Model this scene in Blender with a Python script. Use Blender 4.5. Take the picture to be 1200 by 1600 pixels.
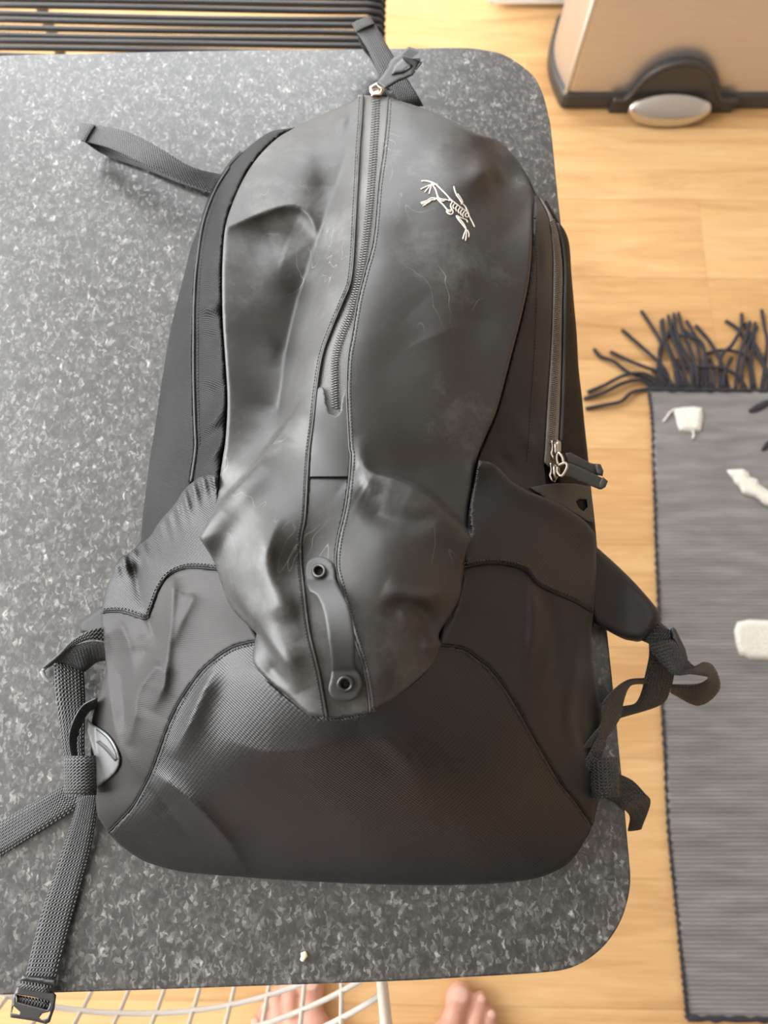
import bpy, bmesh, math, random
import numpy as np
from mathutils import Vector, Matrix
from mathutils.geometry import delaunay_2d_cdt
from mathutils.kdtree import KDTree

random.seed(7)
rng = np.random.default_rng(7)
for o in list(bpy.data.objects):
    bpy.data.objects.remove(o, do_unlink=True)
scene = bpy.context.scene
COL = scene.collection
R = math.radians

# ------------------------------------------------------------------ camera
TZ = 0.72                      # table top height (m)
CH = 0.50                      # camera above the table top
F = 1110.0                     # focal length in pixels of the 1200x1600 frame
T = R(15.0)                    # tilt of the optical axis from straight down
CAM = Vector((0, 0, TZ + CH))
cd = bpy.data.cameras.new('camera')
cd.sensor_fit = 'VERTICAL'
cd.sensor_height = 36.0
cd.lens = F / 1600.0 * 36.0
cd.clip_start = 0.02
cd.dof.use_dof = True
cd.dof.focus_distance = 0.41
cd.dof.aperture_fstop = 8.0
cam = bpy.data.objects.new('camera', cd)
cam.location = CAM
cam.rotation_euler = (T, 0, 0)
COL.objects.link(cam)
scene.camera = cam

# ------------------------------------------------------------------ world, light, exposure
scene.view_settings.view_transform = 'Standard'
scene.view_settings.look = 'None'
scene.view_settings.gamma = 1.0
scene.view_settings.use_curve_mapping = False
scene.view_settings.exposure = 1.05
w = bpy.data.worlds.new('sky')
scene.world = w
w.use_nodes = True
w.node_tree.nodes['Background'].inputs[0].default_value = (0.80, 0.90, 1.0, 1)
w.node_tree.nodes['Background'].inputs[1].default_value = 2.0

def window_light(name, loc, rot, sx, sy, power, col):
    l = bpy.data.lights.new(name, 'AREA')
    l.shape = 'RECTANGLE'; l.size = sx; l.size_y = sy
    l.energy = power; l.color = col
    o = bpy.data.objects.new(name, l)
    o.location = loc; o.rotation_euler = rot
    COL.objects.link(o)
    return o
# daylight through the two windows of the room (left wall and far wall)
window_light('daylight_left_window', (-1.67, 0.6, 1.45), (0, R(-90), 0), 1.7, 2.4, 82, (1.0, 0.98, 0.96))
window_light('daylight_far_window', (-0.68, 2.02, 1.615), (R(-90), 0, 0), 1.65, 1.53, 21, (1.0, 0.98, 0.96))

# ------------------------------------------------------------------ geometry helpers
ST, CT = math.sin(T), math.cos(T)
def atz(px, py, z):
    a = (px - 600.0) / F; b = (800.0 - py) / F
    d = Vector((a, ST + b * CT, -CT + b * ST))
    return CAM + d * ((z - CAM.z) / d.z)
def at(px, py, h):                    # point seen at a pixel, h above the table top
    return atz(px, py, TZ + h)
def atn(P, Z):                        # numpy version
    a = (P[:, 0] - 600.0) / F; b = (800.0 - P[:, 1]) / F
    dz = -CT + b * ST
    t = (TZ + Z - CAM.z) / dz
    return np.stack([a * t, (ST + b * CT) * t, TZ + Z], 1)
def pixof(p):                         # world point -> pixel of the frame
    r = Vector(p) - CAM
    dep = r.y * ST - r.z * CT
    return (600 + F * r.x / dep, 800 - F * (r.y * CT + r.z * ST) / dep)

def origin(parent):
    o = Vector((0, 0, 0))
    while parent is not None:
        o += parent.location; parent = parent.parent
    return o
def link(name, me, mat, parent=None, smooth=True):
    ob = bpy.data.objects.new(name, me)
    COL.objects.link(ob)
    if mat is not None and not me.materials: me.materials.append(mat)
    if parent is not None: ob.parent = parent
    if smooth and me.polygons:
        me.polygons.foreach_set('use_smooth', [True] * len(me.polygons))
    return ob
def build(name, V, Fc, mat, parent=None, smooth=True, uv=None):
    o = origin(parent)
    me = bpy.data.meshes.new(name)
    me.from_pydata([tuple(Vector(v) - o) for v in V], [], Fc)
    me.update()
    if uv is not None:
        l = me.uv_layers.new(name='UVMap')
        idx = np.zeros(len(me.loops), dtype=np.int32)
        me.loops.foreach_get('vertex_index', idx)
        l.data.foreach_set('uv', np.asarray(uv, dtype=np.float32)[idx].ravel())
    return link(name, me, mat, parent, smooth)
def thing(name, label, cat, loc, group=None):
    o = bpy.data.objects.new(name, None)
    o.empty_display_size = 0.05
    o.location = loc
    COL.objects.link(o)
    return tag(o, label, cat, group)
def tag(o, label, cat, group=None):
    o['label'] = label; o['category'] = cat
    if group: o['group'] = group
    return o

def catmull(P, n=None, step=None, closed=False):
    P = [np.asarray(p, float) for p in P]
    if len(P) == 2 and not closed:
        Q = [P[0] * 2 - P[1]] + P + [P[1] * 2 - P[0]]
    elif closed:
        Q = [P[-1]] + P + [P[0], P[1]]
    else:
        Q = [P[0] * 2 - P[1]] + P + [P[-1] * 2 - P[-2]]
    out = []
    segs = len(Q) - 3
    for i in range(segs):
        p0, p1, p2, p3 = Q[i:i + 4]
        k = n if n else max(1, int(round(np.linalg.norm((p2 - p1)[:2]) / step)))
        for j in range(k):
            t = j / k
            out.append(0.5 * (2 * p1 + (p2 - p0) * t + (2 * p0 - 5 * p1 + 4 * p2 - p3) * t * t + (3 * p1 - p0 - 3 * p2 + p3) * t ** 3))
    if not closed: out.append(Q[-2])
    return out
def zc(ox, oy, s, pts):               # zoom-crop coordinates -> frame pixels
    return [(ox + p[0] / s, oy + p[1] / s) + tuple(p[2:]) for p in pts]

def tube_geo(P, rad, sides=8, caps=True):
    P = [Vector(p) for p in P]
    V = []; Fc = []
    n = len(P)
    up = Vector((0, 0, 1))
    prev = None
    for i in range(n):
        d = (P[min(i + 1, n - 1)] - P[max(i - 1, 0)])
        if d.length < 1e-9: d = Vector((0, 0, 1))
        d.normalize()
        if prev is None:
            s = d.cross(up)
            if s.length < 0.1: s = d.cross(Vector((1, 0, 0)))
        else:
            s = prev - d * prev.dot(d)
            if s.length < 1e-6: s = d.cross(up)
        s.normalize(); prev = s
        t = d.cross(s)
        r = rad[i] if hasattr(rad, '__len__') else rad
        for k in range(sides):
            a = 2 * math.pi * k / sides
            V.append(P[i] + s * (math.cos(a) * r) + t * (math.sin(a) * r))
    for i in range(n - 1):
        for k in range(sides):
            a = i * sides + k; b = i * sides + (k + 1) % sides
            Fc.append((a, b, b + sides, a + sides))
    if caps:
        Fc.append(tuple(range(sides))[::-1])
        Fc.append(tuple(range((n - 1) * sides, n * sides)))
    return V, Fc
def tube(name, P, rad, mat, parent=None, sides=8):
    V, Fc = tube_geo(P, rad, sides)
    return build(name, V, Fc, mat, parent)
class Acc:
    def __init__(s): s.V = []; s.F = []; s.U = []
    def add(s, V, Fc, U=None):
        o = len(s.V); s.V += list(V); s.F += [tuple(i + o for i in f) for f in Fc]
        if U is not None: s.U += list(U)
    def box(s, c, sx, sy, sz, rot=0.0):
        c = Vector(c); m = Matrix.Rotation(rot, 3, 'Z')
        V = [c + m @ Vector((x * sx / 2, y * sy / 2, z * sz / 2)) for x in (-1, 1) for y in (-1, 1) for z in (-1, 1)]
        s.add(V, [(0, 1, 3, 2), (4, 6, 7, 5), (0, 4, 5, 1), (2, 3, 7, 6), (0, 2, 6, 4), (1, 5, 7, 3)])
    def build(s, name, mat, parent=None, smooth=True):
        return build(name, s.V, s.F, mat, parent, smooth, s.U if s.U else None)

def inpoly(P, poly):
    x, y = P[:, 0], P[:, 1]
    od = np.argsort(y, kind='stable'); xs, ys = x[od], y[od]
    ins = np.zeros(len(P), bool)
    n = len(poly)
    for i in range(n):
        x0, y0 = poly[i]; x1, y1 = poly[(i + 1) % n]
        if y0 == y1: continue
        a, b = np.searchsorted(ys, (min(y0, y1), max(y0, y1)), 'left')
        if a == b: continue
        ins[a:b] ^= xs[a:b] < (x1 - x0) * (ys[a:b] - y0) / (y1 - y0) + x0
    out = np.zeros(len(P), bool); out[od] = ins
    return out
def rimdist(P, outline):
    """distance of points to a closed outline, through a k-d tree of its densely sampled rim"""
    B = resample(outline, 1.2)
    kd = KDTree(len(B))
    for i, b in enumerate(B): kd.insert((b[0], b[1], 0), i)
    kd.balance()
    return np.array([kd.find((p[0], p[1], 0))[2] for p in P])
def segdist(P, line, closed=False):
    """distance, signed side and arclength parameter (in vertices) of points to a polyline"""
    L = np.asarray(line, float)[:, :2]
    if closed: L = np.vstack([L, L[:1]])
    best = np.full(len(P), 1e9); side = np.zeros(len(P)); par = np.zeros(len(P))
    for i in range(len(L) - 1):
        a = L[i]; d = L[i + 1] - a; l2 = max(1e-9, d @ d)
        r = P - a
        t = np.clip((r @ d) / l2, 0, 1)
        q = r - t[:, None] * d
        ds = np.hypot(q[:, 0], q[:, 1])
        m = ds < best
        cr = d[0] * r[:, 1] - d[1] * r[:, 0]
        best = np.where(m, ds, best); side = np.where(m, np.sign(cr), side); par = np.where(m, i + t, par)
    return best, side, par

class TPS:
    def __init__(s, C):
        C = np.asarray(C, float)
        s.P = C[:, :2] / 1000.0
        n = len(C)
        K = s.phi(np.linalg.norm(s.P[:, None] - s.P[None], axis=2)) + np.eye(n) * 2e-5
        A = np.zeros((n + 3, n + 3))
        A[:n, :n] = K; A[:n, n] = 1; A[:n, n + 1:] = s.P
        A[n, :n] = 1; A[n + 1:, :n] = s.P.T
        s.w = np.linalg.solve(A, np.concatenate([C[:, 2], np.zeros(3)]))
    @staticmethod
    def phi(r): return np.where(r > 1e-9, r * r * np.log(np.maximum(r, 1e-9)), 0)
    def __call__(s, Q):
        Q = np.asarray(Q, float) / 1000.0
        out = np.zeros(len(Q))
        for i in range(0, len(Q), 8000):
            q = Q[i:i + 8000]
            k = s.phi(np.linalg.norm(q[:, None] - s.P[None], axis=2))
            out[i:i + 8000] = k @ s.w[:-3] + s.w[-3] + q @ s.w[-2:]
        return out
class Surface:
    """height of a cloth surface over the table: a smooth sheet plus folds"""
    def __init__(s, ctrl): s.t = TPS(ctrl); s.folds = []
    def fold(s, line, amp, wneg, wpos, step=6, sharp=False):
        L = catmull(line, step=step)
        A = amp if hasattr(amp, '__len__') else [0] + [amp] * (len(line) - 2) + [0]
        k = (len(L) - 1) / (len(line) - 1)
        # amplitude along the resampled line
        acc = np.concatenate([[0], np.cumsum(np.linalg.norm(np.diff(np.array(L), axis=0), axis=1))])
        ci = []
        for p in line: ci.append(acc[np.argmin(np.linalg.norm(np.array(L) - np.array(p, float), axis=1))])
        s.folds.append((np.array(L), np.interp(acc, ci, A), wneg, wpos, sharp))
    def __call__(s, Q):
        Q = np.asarray(Q, float)
        z = s.t(Q)
        for L, A, wn, wp, sharp in s.folds:
            mx = (5 if sharp else 2.6) * max(wn, wp)
            lo = L.min(0) - mx; hi = L.max(0) + mx
            m = (Q[:, 0] > lo[0]) & (Q[:, 0] < hi[0]) & (Q[:, 1] > lo[1]) & (Q[:, 1] < hi[1])
            if not m.any(): continue
            d, sd, par = segdist(Q[m], L)
            amp = np.interp(par, np.arange(len(L)), A)
            wd = np.where(sd > 0, wp, wn)
            z[m] += amp * (np.exp(-np.sqrt(d * d + 2.0) / wd) if sharp else np.exp(-(d / wd) ** 2))
        return z

def cdt(outline, step, holes=()):
    B = np.asarray(outline, float)
    lo, hi = B.min(0), B.max(0)
    xs = np.arange(lo[0], hi[0] + step, step); ys = np.arange(lo[1], hi[1] + step * .87, step * .87)
    G = np.array([(x + (step / 2 if j % 2 else 0), y) for j, y in enumerate(ys) for x in xs])
    G = G[inpoly(G, B)]
    loops = [B] + [np.asarray(h, float) for h in holes]
    if len(G):
        for L in loops:
            if len(G): G = G[rimdist(G, L) > step * .55]
        for h in loops[1:]:
            if len(G): G = G[~inpoly(G, h)]
    pts = np.vstack(loops + ([G] if len(G) else []))
    faces = []; o = 0; edges = []
    for L in loops:
        n = len(L)
        edges += [(o + i, o + (i + 1) % n) for i in range(n)]
        o += n
    v, e, f, _, _, _ = delaunay_2d_cdt([Vector(p) for p in pts], edges, [], 0, 1e-4)
    P = np.array([(p.x, p.y) for p in v])
    f = np.array([t for t in f if len(t) == 3])
    c = P[f].mean(1)
    k = inpoly(c, B)
    for h in loops[1:]: k &= ~inpoly(c, h)
    f = f[k]
    return P, f
def resample(P, step):
    P = np.asarray(P, float)
    out = []
    n = len(P)
    for i in range(n):
        a, b = P[i], P[(i + 1) % n]
        k = max(1, int(round(np.linalg.norm(b - a) / step)))
        for j in range(k): out.append(a + (b - a) * j / k)
    return out
def smooth_outline(curves, step):
    """outline from several smooth runs of pixels, with corners where runs meet"""
    out = []
    for c in curves:
        out += catmull(c, step=step)
    # drop near-duplicates
    res = []
    for p in out:
        if not res or np.linalg.norm(p - res[-1]) > step * .35: res.append(p)
    if np.linalg.norm(res[0] - res[-1]) < step * .35: res.pop()
    return res
def sheet(name, outline, zf, mat, parent, step=4.0, roll=0.0, rollh=0.0, skirt=((1.0, .005),), thick=0.0, holes=(), label=None):
    """a cloth piece: heights from zf over a traced outline, rolled rim, turned-under edge"""
    P, f = cdt(outline, step, holes)
    Z = zf(P)
    if roll > 0:
        d = rimdist(P, outline)
        t = np.clip(1 - d / roll, 0, 1)
        Z = Z - rollh * (1 - np.sqrt(np.maximum(0, 1 - t * t)))
    V = atn(P, Z)
    # orientation upward
    a, b, c = V[f[:, 0]], V[f[:, 1]], V[f[:, 2]]
    up = np.cross(b - a, c - a)[:, 2] < 0
    f[up] = f[up][:, ::-1]
    Vl = [tuple(v) for v in V]; Fl = [tuple(int(i) for i in t) for t in f]
    # boundary edges
    ec = {}
    for t in Fl:
        for i in range(3):
            e = (t[i], t[(i + 1) % 3])
            if (e[1], e[0]) in ec: del ec[(e[1], e[0])]
            else: ec[e] = 1
    bv = sorted({i for e in ec for i in e})
    nrm = {}
    for (i, j) in ec:
        dx, dy = P[j] - P[i]
        n = np.array([-dy, dx]); n /= max(1e-9, np.linalg.norm(n))
        for k in (i, j): nrm[k] = nrm.get(k, np.zeros(2)) + n
    # inward test
    i0 = bv[0]
    B = np.array(outline)
    s = 0
    for i in bv[::max(1, len(bv) // 40)]:
        n = nrm[i] / max(1e-9, np.linalg.norm(nrm[i]))
        s += 1 if inpoly((P[i] + n * step * .4)[None], B)[0] else -1
    sg = 1 if s > 0 else -1
    UV = [(v[0], v[1]) for v in V]
    prev = {i: i for i in bv}
    rings = list(skirt)
    if thick: rings = [(0.0, thick)]
    for ins, drop in rings:
        cur = {}
        Q = np.array([P[i] + sg * ins * nrm[i] / max(1e-9, np.linalg.norm(nrm[i])) for i in bv])
        ZZ = np.array([(-drop if drop < 0 else Z[i] - drop) if drop >= 0 else -drop for i in bv])
        W = atn(Q, ZZ)
        for k, i in enumerate(bv):
            cur[i] = len(Vl); Vl.append(tuple(W[k])); UV.append((W[k][0], W[k][1]))
        for (i, j) in ec:
            Fl.append((prev[j], prev[i], cur[i], cur[j]))
        prev = cur
    if thick:
        o = len(Vl)
        W = atn(P, Z - thick)
        Vl += [tuple(v) for v in W]; UV += [(v[0], v[1]) for v in W]
        Fl += [(int(t[2]) + o, int(t[1]) + o, int(t[0]) + o) for t in f]
    ob = build(name, Vl, Fl, mat, parent, True, UV)
    if label: ob['label'] = label
    return ob

def ribbon(name, Lp, Rp, mat, parent, thick=.0016, n=7, world=False):
    """flat webbing between two traced edges; every edge point is (px, py, height above table)"""
    A = catmull(Lp, n=n); B = catmull(Rp, n=n)
    m = min(len(A), len(B)); A = A[:m]; B = B[:m]
    if not world:
        A = [at(*p) for p in A]; B = [at(*p) for p in B]
    else:
        A = [Vector(p) for p in A]; B = [Vector(p) for p in B]
    NW = 4
    V = []; U = []; rows = []
    s = 0.0
    mid = [(a + b) / 2 for a, b in zip(A, B)]
    wd = sum((a - b).length for a, b in zip(A, B)) / m
    for i in range(m):
        if i: s += (mid[i] - mid[i - 1]).length
        d = mid[min(i + 1, m - 1)] - mid[max(i - 1, 0)]
        nn = d.cross(B[i] - A[i])
        if nn.length < 1e-9: nn = Vector((0, 0, 1))
        nn.normalize()
        row = []
        for side in (1, -1):
            for k in range(NW + 1):
                t = k / NW
                if side < 0: t = 1 - t
                e = .55 if k in (0, NW) else 1.0
                row.append(len(V)); V.append(A[i].lerp(B[i], t) + nn * (side * thick / 2 * e)); U.append((t * wd, s))
        rows.append(row)
    Fc = []
    c = 2 * (NW + 1)
    for i in range(m - 1):
        for k in range(c):
            Fc.append((rows[i][k], rows[i][(k + 1) % c], rows[i + 1][(k + 1) % c], rows[i + 1][k]))
    Fc.append(tuple(rows[0])); Fc.append(tuple(rows[-1][::-1]))
    ob = build(name, V, Fc, mat, parent, True, U)
    bmx = bmesh.new(); bmx.from_mesh(ob.data); bmesh.ops.recalc_face_normals(bmx, faces=bmx.faces); bmx.to_mesh(ob.data); bmx.free()
    return ob

# ------------------------------------------------------------------ materials
class N:
    def __init__(s, name):
        s.m = bpy.data.materials.new(name); s.m.use_nodes = True
        s.t = s.m.node_tree; s.b = s.t.nodes['Principled BSDF']
    def node(s, kind, **kw):
        n = s.t.nodes.new(kind)
        for k, v in kw.items():
            if k.startswith('i_'):
                key = k[2:].replace('_', ' ')
                n.inputs[int(key) if key.isdigit() else key].default_value = v
            else: setattr(n, k, v)
        return n
    def ln(s, a, b): s.t.links.new(a, b)
    def math(s, op, a, b=None, c=None):
        n = s.t.nodes.new('ShaderNodeMath'); n.operation = op
        for i, v in enumerate((a, b, c)):
            if v is None: continue
            if isinstance(v, (int, float)): n.inputs[i].default_value = v
            else: s.ln(v, n.inputs[i])
        return n.outputs[0]
    def ramp(s, fac, stops):
        n = s.t.nodes.new('ShaderNodeValToRGB')
        el = n.color_ramp.elements
        while len(el) < len(stops): el.new(0.5)
        for e, (p, c) in zip(el, stops):
            e.position = p; e.color = (*c, 1) if len(c) == 3 else c
        s.ln(fac, n.inputs[0]); return n.outputs[0]
    def mix(s, fac, a, b, blend='MIX'):
        n = s.t.nodes.new('ShaderNodeMix'); n.data_type = 'RGBA'; n.blend_type = blend
        for i, v in ((0, fac), (6, a), (7, b)):
            if isinstance(v, (int, float)): n.inputs[i].default_value = v
            elif isinstance(v, tuple): n.inputs[i].default_value = (*v, 1) if len(v) == 3 else v
            else: s.ln(v, n.inputs[i])
        return n.outputs[2]
    def bump(s, h, strength=.3, dist=.001, prev=None):
        n = s.node('ShaderNodeBump'); n.inputs['Strength'].default_value = strength; n.inputs['Distance'].default_value = dist
        s.ln(h, n.inputs['Height'])
        if prev is not None: s.ln(prev, n.inputs['Normal'])
        s.ln(n.outputs[0], s.b.inputs['Normal']); return n.outputs[0]
    def set(s, **kw):
        for k, v in kw.items():
            key = k.replace('_', ' ')
            s.b.inputs[key].default_value = (*v, 1) if isinstance(v, tuple) and len(v) == 3 else v
        return s
def plain(name, col, rough=.5, metal=0.0, spec=.5, **kw):
    n = N(name); n.set(Base_Color=col, Roughness=rough, Metallic=metal)
    n.b.inputs['Specular IOR Level'].default_value = spec
    n.set(**kw)
    return n.m
def fabric(name, col, rough, pitch, kind, strength=.5, spec=.5, sheen=0.0, var=.25):
    n = N(name)
    uv = n.node('ShaderNodeTexCoord').outputs['UV']
    sp = n.node('ShaderNodeSeparateXYZ'); n.ln(uv, sp.inputs[0])
    x, y = sp.outputs[0], sp.outputs[1]
    k = 2 * math.pi / pitch
    if kind == 'twill':
        h = n.math('SINE', n.math('MULTIPLY', n.math('ADD', n.math('MULTIPLY', x, .75), y), k))
        h2 = n.math('SINE', n.math('MULTIPLY', n.math('SUBTRACT', x, y), k * .5))
        h = n.math('ADD', h, n.math('MULTIPLY', h2, .35))
    elif kind == 'grid':
        h = n.math('MULTIPLY', n.math('SINE', n.math('MULTIPLY', x, k)), n.math('SINE', n.math('MULTIPLY', y, k)))
    elif kind == 'webbing':
        a = n.math('SINE', n.math('MULTIPLY', x, k))
        b = n.math('SINE', n.math('MULTIPLY', y, k * .8))
        h = n.math('ADD', n.math('MULTIPLY', a, .6), n.math('MULTIPLY', n.math('MULTIPLY', a, b), .9))
    else:  # knit
        h = n.math('SINE', n.math('MULTIPLY', n.math('ADD', y, n.math('MULTIPLY', x, .1)), k))
    tc = n.node('ShaderNodeTexCoord').outputs['Object']
    ns = n.node('ShaderNodeTexNoise'); ns.inputs['Scale'].default_value = 18; ns.inputs['Detail'].default_value = 5
    n.ln(tc, ns.inputs['Vector'])
    hi = tuple(min(1, c * (1 + var) + .003) for c in col); lo = tuple(c * (1 - var) for c in col)
    c = n.ramp(ns.outputs['Fac'], [(.3, lo), (.7, hi)])
    # thread crowns catch a little more wear than the grooves between them
    n.ln(c, n.b.inputs['Base Color'])
    n.set(Roughness=rough); n.b.inputs['Specular IOR Level'].default_value = spec
    n.b.inputs['Sheen Weight'].default_value = sheen; n.b.inputs['Sheen Roughness'].default_value = .4
    n.bump(h, strength, pitch * .35)
    return n.m

def shell_material():
    n = N('coated_shell_fabric')
    tc = n.node('ShaderNodeTexCoord').outputs['Object']
    ns = n.node('ShaderNodeTexNoise', i_Scale=9.0, i_Detail=6.0, i_Roughness=.6); n.ln(tc, ns.inputs['Vector'])
    base = n.ramp(ns.outputs['Fac'], [(.3, (.0150, .0142, .0128)), (.7, (.0225, .0214, .0195))])
    # chalky scuffs: thin wandering scratches and a few powdery smears
    mp = n.node('ShaderNodeMapping'); mp.inputs['Scale'].default_value = (1.0, .55, 1.0); mp.inputs['Rotation'].default_value = (0, 0, .5)
    n.ln(tc, mp.inputs[0])
    sc = n.node('ShaderNodeTexNoise', i_Scale=26.0, i_Detail=2.0, i_Distortion=1.6); n.ln(mp.outputs[0], sc.inputs['Vector'])
    line = n.math('ABSOLUTE', n.math('SUBTRACT', sc.outputs['Fac'], .5))
    scr = n.math('SUBTRACT', 1.0, n.math('SMOOTH_MIN', n.math('DIVIDE', line, .006), 1.0, .2))
    ms = n.node('ShaderNodeTexNoise', i_Scale=14.0, i_Detail=3.0); n.ln(tc, ms.inputs['Vector'])
    gate = n.ramp(ms.outputs['Fac'], [(.54, (0, 0, 0)), (.64, (1, 1, 1))])
    m1 = n.math('MULTIPLY', n.math('MULTIPLY', scr, gate), .26)
    pw = n.node('ShaderNodeTexNoise', i_Scale=11.0, i_Detail=8.0, i_Roughness=.75); n.ln(tc, pw.inputs['Vector'])
    m2 = n.math('MULTIPLY', n.ramp(pw.outputs['Fac'], [(.52, (0, 0, 0)), (.80, (1, 1, 1))]), .17)
    fac = n.math('ADD', m1, m2); 
    c = n.mix(fac, base, (.42, .42, .40))
    n.ln(c, n.b.inputs['Base Color'])
    r = n.math('ADD', .40, n.math('MULTIPLY', ns.outputs['Fac'], .16))
    n.ln(r, n.b.inputs['Roughness'])
    n.b.inputs['Specular IOR Level'].default_value = .46
    fn = n.node('ShaderNodeTexNoise', i_Scale=900.0, i_Detail=2.0); n.ln(tc, fn.inputs['Vector'])
    b1 = n.bump(fn.outputs['Fac'], .12, .0004)
    wn = n.node('ShaderNodeTexNoise', i_Scale=40.0, i_Detail=3.0); n.ln(tc, wn.inputs['Vector'])
    n.bump(wn.outputs['Fac'], .18, .004, b1)
    return n.m

M = {}
M['shell'] = shell_material()
M['nylon'] = fabric('twill_nylon', (.0060, .0056, .0056), .48, .0013, 'twill', .40, .11, .0)
M['knit'] = fabric('stretch_knit', (.0105, .0085, .0078), .55, .0010, 'knit', .15, .28, .05)
M['ballistic'] = fabric('ballistic_nylon', (.0055, .0052, .0053), .42, .0014, 'twill', .32, .38, .02)
M['band'] = fabric('ribbed_pocket_band', (.0065, .0060, .0057), .48, .0014, 'twill', .32, .36, .03)
M['lining'] = fabric('dark_lining', (.006, .0057, .0055), .7, .0014, 'grid', .3, .3)
M['web'] = fabric('nylon_webbing', (.010, .010, .0096), .48, .0019, 'webbing', .85, .5, .05)
M['tape'] = fabric('zipper_tape', (.085, .083, .077), .45, .0011, 'grid', .5, .5)
M['coil'] = plain('zipper_coil', (.085, .083, .077), .4)
M['tape_warm'] = fabric('brown_grey_zipper_tape', (.150, .128, .108), .5, .0011, 'grid', .5, .45)
M['rubber'] = plain('grey_rubber', (.020, .0205, .0195), .5)
M['tab'] = plain('pale_grey_coated_tab', (.11, .115, .115), .45)
M['thread'] = plain('black_thread', (.012, .012, .012), .6)
M['logo'] = plain('pale_embroidery_thread', (.52, .47, .40), .6)
M['metal'] = plain('champagne_metal', (.66, .52, .40), .25, 1.0)
M['gun'] = plain('polished_gunmetal', (.36, .32, .28), .22, 1.0)
M['plastic'] = plain('black_plastic', (.020, .020, .020), .38)
M['eyelet'] = plain('dark_eyelet_metal', (.045, .043, .040), .3, .6)
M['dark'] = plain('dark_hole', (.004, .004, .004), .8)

def granite():
    n = N('flecked_black_granite')
    tc = n.node('ShaderNodeTexCoord').outputs['Object']
    dn = n.node('ShaderNodeTexNoise', i_Scale=210.0, i_Detail=3.0); n.ln(tc, dn.inputs['Vector'])
    wv = n.node('ShaderNodeVectorMath', operation='MULTIPLY_ADD'); n.ln(dn.outputs['Color'], wv.inputs[0]); wv.inputs[1].default_value = (.008, .008, 0); n.ln(tc, wv.inputs[2])
    def cells(scale, rot, sy):
        mp = n.node('ShaderNodeMapping'); mp.inputs['Rotation'].default_value = (0, 0, rot); mp.inputs['Scale'].default_value = (1, sy, 1)
        n.ln(wv.outputs[0], mp.inputs[0])
        v = n.node('ShaderNodeTexVoronoi', i_Scale=scale); n.ln(mp.outputs[0], v.inputs['Vector'])
        sp = n.node('ShaderNodeSeparateColor'); n.ln(v.outputs['Color'], sp.inputs[0])
        return sp.outputs[0], v.outputs['Distance']
    c1, d1 = cells(620.0, .5, .6)
    base = n.ramp(c1, [(.0, (.019, .019, .0187)), (.45, (.029, .029, .028)), (.75, (.047, .047, .045)), (.92, (.082, .081, .077)), (1.0, (.14, .138, .130))])
    big = n.node('ShaderNodeTexNoise', i_Scale=110.0, i_Detail=4.0, i_Roughness=.62); n.ln(tc, big.inputs['Vector'])
    base = n.mix(1.0, base, n.ramp(big.outputs['Fac'], [(.35, (.62, .62, .62)), (.50, (1.0, 1.0, 1.0)), (.66, (1.6, 1.6, 1.57))]), 'MULTIPLY')
    c2, d2 = cells(420.0, -.7, .42)
    g = n.math('MULTIPLY', n.ramp(c2, [(.84, (0, 0, 0)), (.97, (1, 1, 1))]), n.ramp(d2, [(.15, (1, 1, 1)), (.6, (0, 0, 0))]))
    clump = n.ramp(big.outputs['Fac'], [(.42, (.15, .15, .15)), (.62, (1, 1, 1))])
    c = n.mix(n.math('MULTIPLY', n.math('MULTIPLY', g, clump), .75), base, (.40, .395, .365))
    n.ln(c, n.b.inputs['Base Color'])
    n.ln(n.math('ADD', .27, n.math('MULTIPLY', big.outputs['Fac'], .16)), n.b.inputs['Roughness'])
    n.b.inputs['Specular IOR Level'].default_value = .72
    n.bump(big.outputs['Fac'], .05, .0006)
    return n.m
def oak():
    n = N('light_oak_laminate')
    tc = n.node('ShaderNodeTexCoord').outputs['Object']
    oi = n.node('ShaderNodeObjectInfo').outputs['Random']
    off = n.node('ShaderNodeCombineXYZ'); n.ln(n.math('MULTIPLY', oi, 37.0), off.inputs[0]); n.ln(n.math('MULTIPLY', oi, 19.0), off.inputs[1])
    ad = n.node('ShaderNodeVectorMath', operation='ADD'); n.ln(tc, ad.inputs[0]); n.ln(off.outputs[0], ad.inputs[1])
    mp = n.node('ShaderNodeMapping'); mp.inputs['Scale'].default_value = (1.0, 9.0, 1.0); n.ln(ad.outputs[0], mp.inputs[0])
    g = n.node('ShaderNodeTexNoise', i_Scale=2.6, i_Detail=7.0, i_Roughness=.62, i_Distortion=.9); n.ln(mp.outputs[0], g.inputs['Vector'])
    mp2 = n.node('ShaderNodeMapping'); mp2.inputs['Scale'].default_value = (3.0, 60.0, 1.0); n.ln(ad.outputs[0], mp2.inputs[0])
    f = n.node('ShaderNodeTexNoise', i_Scale=3.0, i_Detail=5.0, i_Roughness=.65); n.ln(mp2.outputs[0], f.inputs['Vector'])
    c = n.ramp(g.outputs['Fac'], [(.25, (.50, .29, .125)), (.5, (.66, .415, .195)), (.75, (.76, .515, .26))])
    c = n.mix(.30, c, n.ramp(f.outputs['Fac'], [(.3, (.62, .55, .45)), (.6, (1, 1, 1))]), 'MULTIPLY')
    tone = n.ramp(oi, [(0, (.86, .80, .74)), (1, (1.04, 1.05, 1.05))])
    c = n.mix(1.0, c, tone, 'MULTIPLY')
    n.ln(c, n.b.inputs['Base Color']); n.set(Roughness=.58)
    n.b.inputs['Specular IOR Level'].default_value = .22
    n.bump(f.outputs['Fac'], .10, .0006)
    return n.m
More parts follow.
